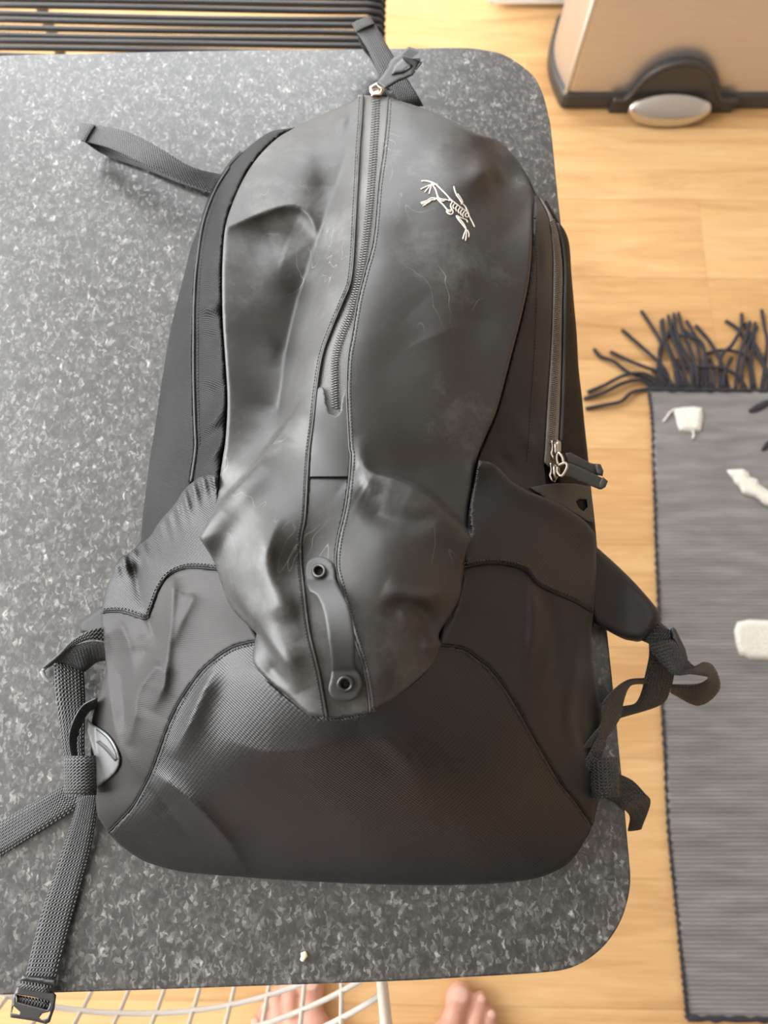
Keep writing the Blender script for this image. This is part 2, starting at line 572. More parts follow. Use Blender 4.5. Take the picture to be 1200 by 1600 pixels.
def rug_mat():
    n = N('woven_charcoal_cotton')
    tc = n.node('ShaderNodeTexCoord').outputs['UV']
    sp = n.node('ShaderNodeSeparateXYZ'); n.ln(tc, sp.inputs[0])
    wob = n.node('ShaderNodeTexNoise', i_Scale=60.0, i_Detail=2.0); n.ln(tc, wob.inputs['Vector'])
    y = n.math('ADD', sp.outputs[1], n.math('MULTIPLY', wob.outputs['Fac'], .0025))
    wy = n.math('SINE', n.math('MULTIPLY', y, 2 * math.pi / .0062))
    wx = n.math('SINE', n.math('ADD', n.math('MULTIPLY', sp.outputs[0], 2 * math.pi / .005), n.math('MULTIPLY', n.math('FLOOR', n.math('DIVIDE', y, .0062)), math.pi)))
    h = n.math('ADD', wy, n.math('MULTIPLY', wx, .45))
    mp = n.node('ShaderNodeMapping'); mp.inputs['Scale'].default_value = (4.0, 26.0, 1); n.ln(tc, mp.inputs[0])
    st = n.node('ShaderNodeTexNoise', i_Scale=2.2, i_Detail=5.0); n.ln(mp.outputs[0], st.inputs['Vector'])
    c = n.ramp(st.outputs['Fac'], [(.3, (.175, .168, .167)), (.55, (.235, .226, .224)), (.75, (.295, .284, .281))])
    fibre = n.node('ShaderNodeTexNoise', i_Scale=700.0, i_Detail=2.0); n.ln(tc, fibre.inputs['Vector'])
    c = n.mix(n.ramp(fibre.outputs['Fac'], [(.55, (0, 0, 0)), (.75, (.5, .5, .5))]), c, (.26, .26, .28))
    n.ln(c, n.b.inputs['Base Color']); n.set(Roughness=.9)
    n.b.inputs['Specular IOR Level'].default_value = .15
    n.bump(h, .55, .0014)
    return n.m
def skin_mat():
    n = N('skin')
    tc = n.node('ShaderNodeTexCoord').outputs['Object']
    a = n.node('ShaderNodeTexNoise', i_Scale=22.0, i_Detail=4.0); n.ln(tc, a.inputs['Vector'])
    c = n.ramp(a.outputs['Fac'], [(.3, (.50, .25, .18)), (.7, (.64, .35, .26))])
    n.ln(c, n.b.inputs['Base Color']); n.set(Roughness=.5)
    n.b.inputs['Subsurface Weight'].default_value = .15
    n.b.inputs['Subsurface Radius'].default_value = (.01, .004, .002)
    n.b.inputs['Subsurface Scale'].default_value = .5
    return n.m
def brushed():
    n = N('brushed_champagne_steel')
    tc = n.node('ShaderNodeTexCoord').outputs['Object']
    mp = n.node('ShaderNodeMapping'); mp.inputs['Scale'].default_value = (4.0, 4.0, 300.0); n.ln(tc, mp.inputs[0])
    a = n.node('ShaderNodeTexNoise', i_Scale=4.0, i_Detail=3.0); n.ln(mp.outputs[0], a.inputs['Vector'])
    c = n.ramp(a.outputs['Fac'], [(.3, (.56, .53, .50)), (.7, (.65, .61, .58))])
    n.ln(c, n.b.inputs['Base Color']); n.set(Roughness=.42, Metallic=.75)
    n.b.inputs['Anisotropic'].default_value = .4
    return n.m
def wool(name, col):
    n = N(name)
    tc = n.node('ShaderNodeTexCoord').outputs['Object']
    a = n.node('ShaderNodeTexNoise', i_Scale=260.0, i_Detail=4.0); n.ln(tc, a.inputs['Vector'])
    n.ln(n.ramp(a.outputs['Fac'], [(.3, tuple(c * .8 for c in col)), (.7, col)]), n.b.inputs['Base Color'])
    n.set(Roughness=.95); n.b.inputs['Specular IOR Level'].default_value = .1
    n.bump(a.outputs['Fac'], .8, .003)
    return n.m
def plaster(name, col):
    n = N(name)
    tc = n.node('ShaderNodeTexCoord').outputs['Object']
    a = n.node('ShaderNodeTexNoise', i_Scale=60.0, i_Detail=4.0); n.ln(tc, a.inputs['Vector'])
    n.ln(n.ramp(a.outputs['Fac'], [(.3, tuple(c * .97 for c in col)), (.7, col)]), n.b.inputs['Base Color'])
    n.set(Roughness=.85); n.bump(a.outputs['Fac'], .08, .002)
    return n.m
M['granite'] = granite(); M['oak'] = oak(); M['rug'] = rug_mat(); M['skin'] = skin_mat(); M['brushed'] = brushed()
M['white_yarn'] = wool('cream_yarn', (.80, .79, .72)); M['black_yarn'] = wool('black_yarn', (.045, .043, .046))
M['fringe'] = wool('charcoal_rope', (.050, .049, .056))
M['wall_warm'] = plaster('taupe_wall_paint', (.36, .31, .26)); M['wall'] = plaster('white_wall_paint', (.80, .79, .77)); M['ceil'] = plaster('ceiling_paint', (.55, .53, .50))
M['sub'] = plain('screed_under_floor', (.20, .13, .07), .9)
M['white'] = plain('white_lacquer', (.80, .81, .82), .35)
M['cord'] = plain('black_pvc_cord', (.018, .018, .018), .18)
M['blackmetal'] = plain('black_powder_coat', (.018, .018, .018), .4)
M['wire'] = plain('cream_coated_wire', (.74, .71, .65), .35)
M['binblack'] = plain('dark_grey_bin_plastic', (.045, .042, .040), .45)
M['highlight'] = plain('pale_corner_highlight', (.78, .77, .76), .3); M['steel'] = plain('polished_pedal_steel', (.62, .60, .57), .25, 1.0)  # the pale one paints the highlight along the bin's corners
M['edge'] = plain('black_table_edge', (.010, .010, .010), .4)
M['shorts'] = fabric('navy_cotton', (.03, .035, .055), .9, .0012, 'grid', .3, .2)
M['nail'] = plain('toenail', (.66, .40, .32), .35)
M['glass'] = plain('window_glass', (1, 1, 1), .0, Transmission_Weight=1.0)
M['crumb'] = plain('pale_crumb', (.78, .66, .42), .7)

# ------------------------------------------------------------------ room shell
def struct(o):
    o['kind'] = 'structure'; return o
def slabs(name, boxes, mat):
    a = Acc()
    for (x0, x1, y0, y1, z0, z1) in boxes:
        a.box(((x0 + x1) / 2, (y0 + y1) / 2, (z0 + z1) / 2), x1 - x0, y1 - y0, z1 - z0)
    return struct(a.build(name, mat, None, False))
XL, XR, YN, YF, ZC = -1.6, 2.2, -2.0, 1.95, 2.5
# left wall with a window opening, far wall with a window opening
WL = (-0.6, 1.8, 0.6, 2.3); WF = (-1.5, 0.15, 0.85, 2.38)
slabs('wall_left', [(XL - .12, XL, YN, WL[0], 0, ZC), (XL - .12, XL, WL[1], YF, 0, ZC), (XL - .12, XL, WL[0], WL[1], 0, WL[2]), (XL - .12, XL, WL[0], WL[1], WL[3], ZC)], M['wall'])
slabs('wall_far', [(XL, WF[0], YF, YF + .12, 0, ZC), (WF[1], XR, YF, YF + .12, 0, ZC), (WF[0], WF[1], YF, YF + .12, 0, WF[2]), (WF[0], WF[1], YF, YF + .12, WF[3], ZC)], M['wall'])
slabs('wall_right', [(XR, XR + .12, YN, YF, 0, ZC)], M['wall_warm'])
slabs('wall_near', [(XL, XR, YN - .12, YN, 0, ZC)], M['wall_warm'])
slabs('ceiling', [(XL - .12, XR + .12, YN - .12, YF + .12, ZC, ZC + .1)], M['ceil'])
def window(name, along, c, a0, a1, z0, z1):
    a = Acc()
    def bar(u0, u1, v0, v1):
        if along == 'y': a.box((c, (u0 + u1) / 2, (v0 + v1) / 2), .05, u1 - u0, v1 - v0)
        else: a.box(((u0 + u1) / 2, c, (v0 + v1) / 2), u1 - u0, .05, v1 - v0)
    t = .05
    bar(a0, a1, z0, z0 + t); bar(a0, a1, z1 - t, z1); bar(a0, a0 + t, z0, z1); bar(a1 - t, a1, z0, z1)
    m = (a0 + a1) / 2; bar(m - .03, m + .03, z0, z1)
    return struct(a.build(name, M['white'], None, False))
window('window_1', 'y', XL - .03, WL[0], WL[1], WL[2], WL[3])
window('window_2', 'x', YF + .03, WF[0], WF[1], WF[2], WF[3])

# floor: screed slab with oak planks laid along x
fl = struct(build('floor', [(XL, YN, -.02), (XR, YN, -.02), (XR, YF, -.02), (XL, YF, -.02), (XL, YN, -.0135), (XR, YN, -.0135), (XR, YF, -.0135), (XL, YF, -.0135)],
                  [(0, 3, 2, 1), (4, 5, 6, 7), (0, 1, 5, 4), (1, 2, 6, 5), (2, 3, 7, 6), (3, 0, 4, 7)], M['sub'], None, False))
PW, PL = .178, 1.28
def plank_mesh():
    bm = bmesh.new(); bmesh.ops.create_cube(bm, size=1.0)
    for v in bm.verts: v.co = Vector((v.co.x * (PL - .0004), v.co.y * (PW - .0004), v.co.z * .0135 - .00675))
    bmesh.ops.bevel(bm, geom=[e for e in bm.edges if all(v.co.z > -.001 for v in e.verts)], offset=.00035, segments=1, affect='EDGES')
    me = bpy.data.meshes.new('plank'); bm.to_mesh(me); bm.free()
    me.materials.append(M['oak']); return me
pm = plank_mesh()
seam_y = atz(1080, 435, 0).y; joint_x = atz(1111, 478, 0).x
ROT = R(-0.9)
for r in range(-15, 8):
    y = seam_y + (r + .5) * PW
    shift = joint_x if r == -1 else joint_x + (.37 * r * PL) % PL
    k0 = int(math.floor((XL - shift) / PL)) - 1
    for k in range(k0, k0 + 6):
        x = shift + (k + .5) * PL
        if x + PL / 2 < XL or x - PL / 2 > XR or y < YN - .08 or y > YF + .08: continue
        o = bpy.data.objects.new('plank', pm); COL.objects.link(o)
        dx, dy = x - joint_x, y - seam_y
        o.location = (joint_x + dx * math.cos(ROT) - dy * math.sin(ROT), seam_y + dx * math.sin(ROT) + dy * math.cos(ROT), 0)
        o.rotation_euler = (0, 0, ROT); o.parent = fl

# ------------------------------------------------------------------ table
tp = [(-200, 92), (0, 86), (150, 82), (300, 79), (610, 75), (719, 73.4), (758, 77), (787, 84), (815, 101), (835, 119), (846, 139), (853, 159), (857.5, 179),
      (862, 205), (877, 350), (914, 680), (951, 1000), (971, 1200), (983, 1330), (986, 1365), (985, 1390), (979, 1418), (968, 1446), (949, 1474.5), (927, 1495),
      (904, 1509), (880, 1517), (847, 1521), (787, 1525), (733, 1528), (667, 1532), (600, 1535), (400, 1542), (200, 1549), (100, 1552), (0, 1556), (-200, 1565)]
W = [at(x, y, 0) for x, y in tp]
a, b = W[0], W[-1]
top_l = [Vector((-1.02, b.y + .012, TZ))]
for k in range(9):
    t = k / 8 * math.pi / 2
    top_l.append(Vector((-1.02 - .09 * math.sin(t), b.y + .012 + .09 * (1 - math.cos(t)), TZ)))
for k in range(9):
    t = k / 8 * math.pi / 2
    top_l.append(Vector((-1.11 + .09 * (1 - math.cos(t)), a.y - .10 + .09 * math.sin(t), TZ)))
loop = [Vector(p) for p in catmull(W, n=5)] + top_l
table = thing('dining_table', 'dark flecked granite table with rounded corners under the black backpack', 'table', (-.45, .2, 0))
def slab(name, loop, z0, z1, bev, mat, parent):
    n = len(loop)
    c = sum(loop, Vector()) / n
    V = []; Fc = []
    prof = [(-.006, z0), (0, z0 + bev), (0, z1 - bev), (-bev * .3, z1 - bev * .3), (-bev, z1)]
    for ins, z in prof:
        for i in range(n):
            d = loop[(i + 1) % n] - loop[i - 1]; nn = Vector((d.y, -d.x, 0))
            if nn.length: nn.normalize()
            if nn.dot(loop[i] - c) < 0: nn = -nn
            V.append(Vector((loop[i].x, loop[i].y, z)) + nn * ins)
    for k in range(len(prof) - 1):
        for i in range(n):
            j = (i + 1) % n
            Fc.append((k * n + i, k * n + j, (k + 1) * n + j, (k + 1) * n + i))
    o = (len(prof) - 1) * n
    Fc.append(tuple(range(o, o + n))); Fc.append(tuple(range(n))[::-1])
    ob = build(name, V, Fc, mat, parent, False)
    bm = bmesh.new(); bm.from_mesh(ob.data); bmesh.ops.recalc_face_normals(bm, faces=bm.faces); bm.to_mesh(ob.data); bm.free()
    return ob
slab('table_top', loop, TZ - .020, TZ, .0015, M['granite'], table)
cx = sum(loop, Vector()) / len(loop)
under = [cx + (p - cx) * .93 for p in loop]
slab('under_frame', [Vector((p.x, p.y, 0)) for p in under], TZ - .045, TZ - .020, .002, M['edge'], table)
for lx, ly in ((-.98, -.05), (-.98, .42), (.02, -.05), (-.02, .40)):
    V, Fc = tube_geo([(lx, ly, 0), (lx, ly, .02), (lx, ly, TZ - .045)], [.022, .025, .03], 20)
    build('leg', V, Fc, M['blackmetal'], table)

# crumb on the table
cp = at(475, 1493, 0)
bm = bmesh.new(); bmesh.ops.create_icosphere(bm, subdivisions=2, radius=.0021)
for v in bm.verts: v.co.y *= 1.5; v.co.z *= .7; v.co.x *= 1 + .25 * math.sin(v.co.y * 1500)
me = bpy.data.meshes.new('crumb'); bm.to_mesh(me); bm.free()
o = link('crumb', me, M['crumb']); o.location = cp + Vector((0, 0, .0014)); o.rotation_euler = (0, 0, -.4)
tag(o, 'tiny pale yellow crumb on the granite near the table edge', 'crumb')

# ------------------------------------------------------------------ rug
RZ = .008
rl = [(1014, 608), (1020, 660), (1023, 750), (1026, 850), (1030, 950), (1033, 1060), (1040, 1180), (1046, 1300), (1056, 1400), (1066, 1500), (1075, 1592)]
RL = [atz(x, y, RZ) for x, y in catmull(rl, n=6)]
rug = thing('rug', 'charcoal woven cotton rug with rope fringe and cream yarn motifs on the oak floor', 'rug', (RL[0].x + .3, .1, 0))
V = []; U = []; Fc = []
NXR = 90
dirx = Vector((1, -.010, 0))
for i, p in enumerate(RL):
    for k in range(NXR + 1):
        t = k / NXR
        q = p + dirx * (.62 * t)
        z = .0065 + .0012 * math.sin(q.x * 21 + q.y * 9) + .0008 * math.sin(q.y * 33)
        if i in (0, len(RL) - 1): z += .0006
        V.append(Vector((q.x, q.y, z))); U.append((q.x, q.y))
n0 = len(V)
for i in range(len(RL) - 1):
    for k in range(NXR):
        a = i * (NXR + 1) + k
        Fc.append((a, a + NXR + 1, a + NXR + 2, a + 1))
for i, p in enumerate(RL):
    for k in (0, NXR):
        q = V[i * (NXR + 1) + k]; V.append(Vector((q.x, q.y, .0005))); U.append((q.x, q.y))
for i in range(len(RL) - 1):
    Fc.append((i * (NXR + 1), n0 + 2 * i, n0 + 2 * i + 2, (i + 1) * (NXR + 1)))
    Fc.append((i * (NXR + 1) + NXR, (i + 1) * (NXR + 1) + NXR, n0 + 2 * i + 3, n0 + 2 * i + 1))
build('woven_field', V, Fc, M['rug'], rug, True, U)
# edge binding: a looped selvedge cord along the left edge and hems at both ends
sel = [Vector((p.x + .001 * math.sin(i * 2.1), p.y, .006)) for i, p in enumerate([atz(x, y, RZ) for x, y in catmull(rl, n=26)])]
tube('selvedge', sel, [.0028 + .0009 * math.sin(i * 1.7) for i in range(len(sel))], M['fringe'], rug, 6)
for (x, y, dy) in ((1014, 608, 0), (1075, 1592, 0)):
    p = atz(x, y, RZ)
    tube('hem', [p + dirx * (.62 * k / 60) + Vector((0, .001 * math.sin(k * 2.7), -.001)) for k in range(61)], [.0042 + .0009 * math.sin(k * 1.9) for k in range(61)], M['fringe'], rug, 6)
# fringe ropes
fr = [[(240, 370), (280, 415), (350, 440), (430, 500), (540, 540), (600, 590)], [(330, 385), (420, 430), (520, 470), (620, 510), (690, 590)],
      [(395, 265), (480, 340), (570, 420), (640, 500), (660, 590)], [(500, 160), (560, 250), (610, 340), (600, 440), (590, 520), (620, 590)],
      [(205, 610), (300, 570), (400, 520), (500, 505), (580, 540), (605, 590)], [(185, 645), (290, 615), (400, 560), (500, 545), (570, 590)],
      [(195, 700), (300, 680), (390, 660), (450, 610), (545, 590)], [(620, 205), (630, 330), (680, 450), (720, 590)], [(650, 185), (670, 300), (720, 420), (760, 590)],
      [(680, 175), (700, 300), (760, 430), (790, 590)], [(705, 170), (740, 300), (790, 420), (812, 590)], [(650, 300), (740, 300), (830, 330), (860, 440), (885, 590)],
      [(750, 215), (800, 300), (850, 380), (850, 480), (860, 590)], [(800, 240), (870, 320), (920, 400), (960, 500), (985, 590)],
      [(670, 455), (760, 470), (860, 470), (960, 480), (1040, 530), (1080, 590)], [(850, 400), (930, 380), (1020, 385), (1090, 430), (1110, 590)],
      [(965, 215), (1030, 260), (1080, 330), (1140, 400), (1190, 500), (1200, 590)], [(1055, 175), (1050, 260), (1000, 350), (940, 420), (935, 590)],
      [(1100, 220), (1080, 300), (1040, 420), (1020, 590)], [(1130, 225), (1120, 330), (1110, 450), (1130, 590)], [(1165, 155), (1180, 250), (1195, 350), (1165, 590)],
      [(690, 210), (640, 300), (600, 400), (640, 590)], [(610, 215), (625, 300), (700, 470), (740, 590)], [(730, 260), (800, 330), (830, 470), (835, 590)],
      [(1140, 250), (1090, 350), (1060, 470), (1055, 590)], [(1070, 230), (1120, 330), (1170, 430), (1230, 590)], [(880, 420), (900, 480), (905, 590)], [(760, 350), (800, 470), (815, 590)],
      [(1000, 420), (960, 500), (955, 590)], [(560, 480), (600, 520), (650, 590)], [(700, 430), (690, 500), (700, 590)], [(665, 240), (720, 380), (780, 480), (775, 590)]]
for k in range(34):
    x0 = 1215 + k * 28
    L = random.uniform(260, 420); a = random.gauss(0, .5)
    fr.append([(x0 + L * math.sin(a) + random.gauss(0, 25), 590 - L * math.cos(a)), (x0 + L * .5 * math.sin(a) + random.gauss(0, 20), 590 - L * .55), (x0 + 10, 500), (x0, 590)])
for k, s in enumerate(fr):
    P = zc(860, 440, 3.529, s)
    n = len(P)
    pts = []
    C = catmull(P, n=5)
    for i, p in enumerate(C):
        t = i / (len(C) - 1)
        lift = .004 + (.005 + .010 * ((k * 37) % 10) / 10) * math.sin(math.pi * min(1, t * 1.05)) * (.5 + .5 * t)
        pts.append(atz(p[0], p[1], lift))
    tube('fringe_strand', pts, [.0032] + [.0036] * (len(pts) - 1), M['fringe'], rug, 6)
# yarn motifs
def tuft(name, outline, mat, h, seed):
    """raised patch of yarn stitches"""
    P, f = cdt(np.array(resample(outline, 3.0)), 3.0)
    d, _, _ = segdist(P, np.array(resample(outline, 3.0)), True)
    z = .0075 + h * np.clip(d / 7, 0, 1) ** .6 + .0012 * np.sin(P[:, 0] * .9 + seed) * np.sin(P[:, 1] * .8) * (d > 1)
    V = [tuple(atz(p[0], p[1], zz)) for p, zz in zip(P, z)]
    Fl = []
    for t in f:
        a, b, c = (Vector(V[i]) for i in t)
        Fl.append(tuple(int(i) for i in (t if (b - a).cross(c - a).z > 0 else t[::-1])))
    return build(name, V, Fl, mat, rug)
tuft('yarn_motif', zc(860, 440, 3.529, [(672, 703), (720, 694), (790, 690), (836, 696), (842, 740), (834, 800), (826, 824), (770, 826), (712, 822), (700, 790), (690, 745)]), M['white_yarn'], .006, 1)
tuft('yarn_motif', zc(860, 440, 3.529, [(972, 1040), (1010, 1035), (1060, 1033), (1090, 1050), (1100, 1075), (1140, 1090), (1155, 1120), (1200, 1150), (1260, 1190), (1300, 1240), (1270, 1260), (1180, 1230), (1130, 1190), (1060, 1170), (1040, 1130), (1015, 1110), (1005, 1085), (985, 1065)]), M['white_yarn'], .008, 2)
tuft('yarn_motif', [(1147, 985), (1152, 972), (1170, 968), (1200, 969), (1235, 972), (1250, 985), (1252, 1012), (1238, 1030), (1200, 1032), (1172, 1030), (1155, 1022), (1150, 1008)], M['white_yarn'], .008, 3)
tuft('dark_yarn_motif', zc(860, 440, 3.529, [(1090, 710), (1130, 680), (1180, 655), (1240, 640), (1245, 665), (1190, 695), (1140, 720), (1100, 725)]), M['black_yarn'], .004, 4)
tuft('dark_yarn_motif', zc(860, 440, 3.529, [(1160, 930), (1185, 890), (1230, 850), (1250, 870), (1215, 915), (1175, 940)]), M['black_yarn'], .004, 5)
for P in ([(690, 705), (660, 720), (640, 750), (622, 772)], [(780, 820), (790, 840), (785, 865)]):
    tube('yarn_end', [atz(*p, .010) for p in catmull(zc(860, 440, 3.529, P), n=4)], .0017, M['white_yarn'], rug, 6)

# ------------------------------------------------------------------ pedal bin
bx0, by0 = atz(1045, 172, 0).x, atz(1045, 172, 0).y
pb = thing('pedal_bin', 'champagne brushed steel pedal bin with dark plastic base beyond the table', 'bin', (bx0, by0 + .15, 0))
BW, BD, BHT = .232, .225, .62
def bin_loop(inset, n=14, rc=.03, bow=.018):
    w2, d = BW - inset, BD - 2 * inset
    pts = []
    y0 = by0 + inset
    def side(x, sgn, ya, yb):
        return [Vector((x + sgn * bow * math.sin(math.pi * (k / 10)), ya + (yb - ya) * k / 10, 0)) for k in range(11)]
    def arc(cx_, cy_, a0, a1): return [Vector((cx_ + rc * math.cos(a0 + (a1 - a0) * k / 6), cy_ + rc * math.sin(a0 + (a1 - a0) * k / 6), 0)) for k in range(7)]
    for k in range(12): pts.append(Vector((bx0 - w2 + rc * .4 + (2 * w2 - rc * .8) * k / 11, y0, 0)))
    pts += [Vector((bx0 + w2 - .004, y0 + .003, 0))] + side(bx0 + w2, 1, y0 + .012, y0 + d - rc)
    pts += arc(bx0 + w2 - rc, y0 + d - rc, 0, math.pi / 2) + arc(bx0 - w2 + rc, y0 + d - rc, math.pi / 2, math.pi)
    pts += side(bx0 - w2, -1, y0 + d - rc, y0 + .012) + [Vector((bx0 - w2 + .004, y0 + .003, 0))]
    return pts
def loft(name, loops, mat, parent, cap=True):
    V = []; Fc = []
    n = len(loops[0])
    for L in loops: V += L
    for k in range(len(loops) - 1):
        for i in range(n):
            j = (i + 1) % n
            Fc.append((k * n + i, k * n + j, (k + 1) * n + j, (k + 1) * n + i))
    if cap: Fc += [tuple(range(n))[::-1], tuple(range((len(loops) - 1) * n, len(loops) * n))]
    return build(name, V, Fc, mat, parent, False)
def lift(L, z): return [Vector((p.x, p.y, z)) for p in L]
body = loft('body', [lift(bin_loop(.007), .02), lift(bin_loop(.007), .30), lift(bin_loop(.007), BHT)], M['brushed'], pb)
loft('base_ring', [lift(bin_loop(.004), .001), lift(bin_loop(0), .006), lift(bin_loop(0), .033), lift(bin_loop(.004), .038), lift(bin_loop(.009), .039)], M['binblack'], pb)
lid = loft('lid', [lift(bin_loop(.006), BHT), lift(bin_loop(.002), BHT + .01), lift(bin_loop(.004), BHT + .03), lift(bin_loop(.03), BHT + .045)], M['binblack'], pb)
for sx in (-1, 1):  # added tubes: bright corner highlight put in as pale colour
    tube('corner_highlight', [(bx0 + sx * (BW - .0085), by0 + .0085, .035), (bx0 + sx * (BW - .0085), by0 + .0085, .3), (bx0 + sx * (BW - .0085), by0 + .0085, BHT)], .0042, M['highlight'], pb, 8)
# pedal surround: arched black plate on the front
def front_pt(px, py, off=0.0):       # where a traced pixel meets the bin's front plane
    a = (px - 600.0) / F; b = (800.0 - py) / F
    d = Vector((a, ST + b * CT, -CT + b * ST))
    return CAM + d * ((by0 - off - CAM.y) / d.y)
arch = zc(800, 0, 3.0, [(470, 460), (520, 455), (560, 425), (600, 375), (650, 330), (710, 298), (770, 280), (830, 275), (880, 285), (920, 312), (945, 350), (960, 400), (970, 440), (1000, 460), (1050, 465)])
top = [front_pt(x, y) for x, y in catmull(arch, n=4)]
V = []; Fc = []
for off in (.012, .0):
    for p in top: V.append(Vector((p.x, by0 - off + (.003 if off else .004), max(p.z, .03))))
    for p in top: V.append(Vector((p.x, by0 - off + (.003 if off else .004), .002)))
m = len(top)
for i in range(m - 1):
    Fc += [(i, i + m, i + m + 1, i + 1), (i, i + 1, 2 * m + i + 1, 2 * m + i)]
Fc += [(0, 2 * m, 3 * m, m), (m - 1, 2 * m - 1, 4 * m - 1, 3 * m - 1)]
build('pedal_surround', V, Fc, M['binblack'], pb, False)
# raised lip around the arch
tube('arch_lip', [Vector((p.x, by0 - .009, max(p.z, .034))) for p in top], .006, M['binblack'], pb, 8)
# pedal plate
pc = atz(1044, 160, .03)
V = []; Fc = []
nseg = 40
for (rs, dz) in ((0.0, .003), (.35, .0028), (.75, .0018), (.93, .0), (1.0, -.004), (1.0, -.016), (.95, -.019)):
    for k in range(nseg):
        t = 2 * math.pi * k / nseg
        y = .020 * rs * math.sin(t)
        V.append(Vector((pc.x + .084 * rs * math.cos(t), by0 - .031 + y, .042 + y * .75 + dz)))
for r in range(6):
    for k in range(nseg):
        Fc.append((r * nseg + k, r * nseg + (k + 1) % nseg, (r + 1) * nseg + (k + 1) % nseg, (r + 1) * nseg + k)[::-1])
build('pedal', V, Fc, M['steel'], pb)

# white cabinet behind the bin
wx = atz(765, 11, 0)
wc = thing('white_cabinet', 'white lacquered cabinet foot standing on the oak floor behind the bin', 'cabinet', (wx.x + .3, wx.y + .16, 0))
a = Acc(); a.box((wx.x + .30, wx.y + .16 + .003, .33), .60, .30, .66); o = a.build('carcass', M['white'], wc, False)
for k in range(2):
    a = Acc(); a.box((wx.x + .152 + k * .296, wx.y - .003, .335), .288, .012, .64); d = a.build('door', M['white'], wc, False)
    tube('handle', [(wx.x + .27 + k * .06, wx.y - .025, .40), (wx.x + .27 + k * .06, wx.y - .025, .55)], .005, M['steel'], d)

# ------------------------------------------------------------------ black cord stool beyond the table
SZ = .44
sr = atz(592, 40, SZ)
stool = thing('cord_stool', 'low seat strung with glossy black plastic cords behind the table', 'stool', (sr.x - .30, sr.y + .06, 0))
rot = Matrix.Rotation(R(-1.2), 4, 'Z')
piv = Vector((sr.x, sr.y, 0))
def srot(p): return piv + (rot @ (Vector(p) - piv).to_4d()).to_3d()
SW = .60
sy0, sy1 = sr.y - .20, sr.y + .26
for x in (sr.x - .008, sr.x - SW):
    tube('side_rail', [srot((x, sy0, SZ - .012)), srot((x, sy1, SZ - .012))], .009, M['blackmetal'], stool, 10)
for y in (sy0, sy1):
    tube('cross_rail', [srot((sr.x - .008, y, SZ - .03)), srot((sr.x - SW, y, SZ - .03))], .009, M['blackmetal'], stool, 10)
for x in (sr.x - .02, sr.x - SW + .02):
    for y in (sy0 + .02, sy1 - .02):
        tube('leg', [srot((x, y, SZ - .02)), srot((x + (.03 if x > sr.x - .1 else -.03), y, 0.0))], .010, M['blackmetal'], stool, 10)
npitch = .0122
ncord = int((sy1 - sy0 - .03) / npitch)
for k in range(ncord):
    y = sy0 + .015 + k * npitch + random.uniform(-.0012, .0012)
    r_ = .0040
    sag = random.uniform(-.002, .002)
    P = [srot((sr.x - .008, y, SZ - .026)), srot((sr.x + .003, y, SZ - .020)), srot((sr.x + .006, y, SZ - .010)), srot((sr.x + .001, y, SZ - .0015)), srot((sr.x - .012, y, SZ + .001))]
    for j in range(1, 8):
        t = j / 8
        P.append(srot((sr.x - .012 - (SW - .024) * t, y + .0008 * math.sin(k + t * 5), SZ + .001 + (sag - .002) * math.sin(math.pi * t))))
    P += [srot((sr.x - SW + .012, y, SZ + .001)), srot((sr.x - SW - .006, y, SZ - .0015)), srot((sr.x - SW - .012, y, SZ - .012)), srot((sr.x - SW - .004, y, SZ - .024))]
    tube('cord', P, r_, M['cord'], stool, 8)

# ------------------------------------------------------------------ wire chair at the near edge
CX = -.222
chair = thing('wire_chair', 'cream wire grid chair drawn up to the near edge of the table', 'chair', (CX, -.15, 0))
prof = catmull([(.20, .425), (.10, .415), (0, .405), (-.10, .402), (-.19, .412), (-.245, .445), (-.275, .50), (-.295, .58), (-.315, .67), (-.335, .76)], n=12)
PA = np.array(prof); acc = np.concatenate([[0], np.cumsum(np.linalg.norm(np.diff(PA, axis=0), axis=1))])
TL = acc[-1]
def shell(u, s):                       # u -1..1 across, s metres along the profile
    y = np.interp(s, acc, PA[:, 0]); z = np.interp(s, acc, PA[:, 1])
    t = s / TL
    half = .215 + .03 * math.cos((t - .1) * 5) * (t < .5) + .05 * max(0, t - .6)
    back = min(1, max(0, (t - .45) / .2))
    side = abs(u) ** 2.2
    lean = side * .055
    return Vector((CX + u * half, y + lean * back * 1.0 + lean * .1, z + lean * (1 - back) * .9 + .01 * side))
def wire(P, r, name='wire'):
    return tube(name, P, r, M['wire'], chair, 7)
nu = 13
for k in range(1, nu):
    u = -1 + 2 * k / nu
    wire([shell(u, TL * j / 44) - Vector((0, 0, .0022)) for j in range(45)], .0021)
s = .03
while s < TL - .01:
    wire([shell(-1 + 2 * j / 28, s) for j in range(29)], .0024)
    s += .034
rim = [shell(-1, TL * j / 40) for j in range(41)] + [shell(-1 + 2 * j / 24, TL) for j in range(1, 25)] + [shell(1, TL * (1 - j / 40)) for j in range(1, 41)] + [shell(1 - 2 * j / 24, 0) for j in range(1, 25)]
wire(rim, .0048, 'rim')
for sx in (-1, 1):
    x = CX + sx * .17
    wire([(CX + sx * .10, .08, .405), (x, .13, .30), (x, .16, .012), (x, .13, .006), (x, -.20, .006), (x, -.23, .012), (x, -.17, .30), (CX + sx * .10, -.10, .398)], .006, 'leg_frame')
wire([(CX - .17, -.19, .15), (CX + .17, -.19, .15)], .005, 'stretcher')

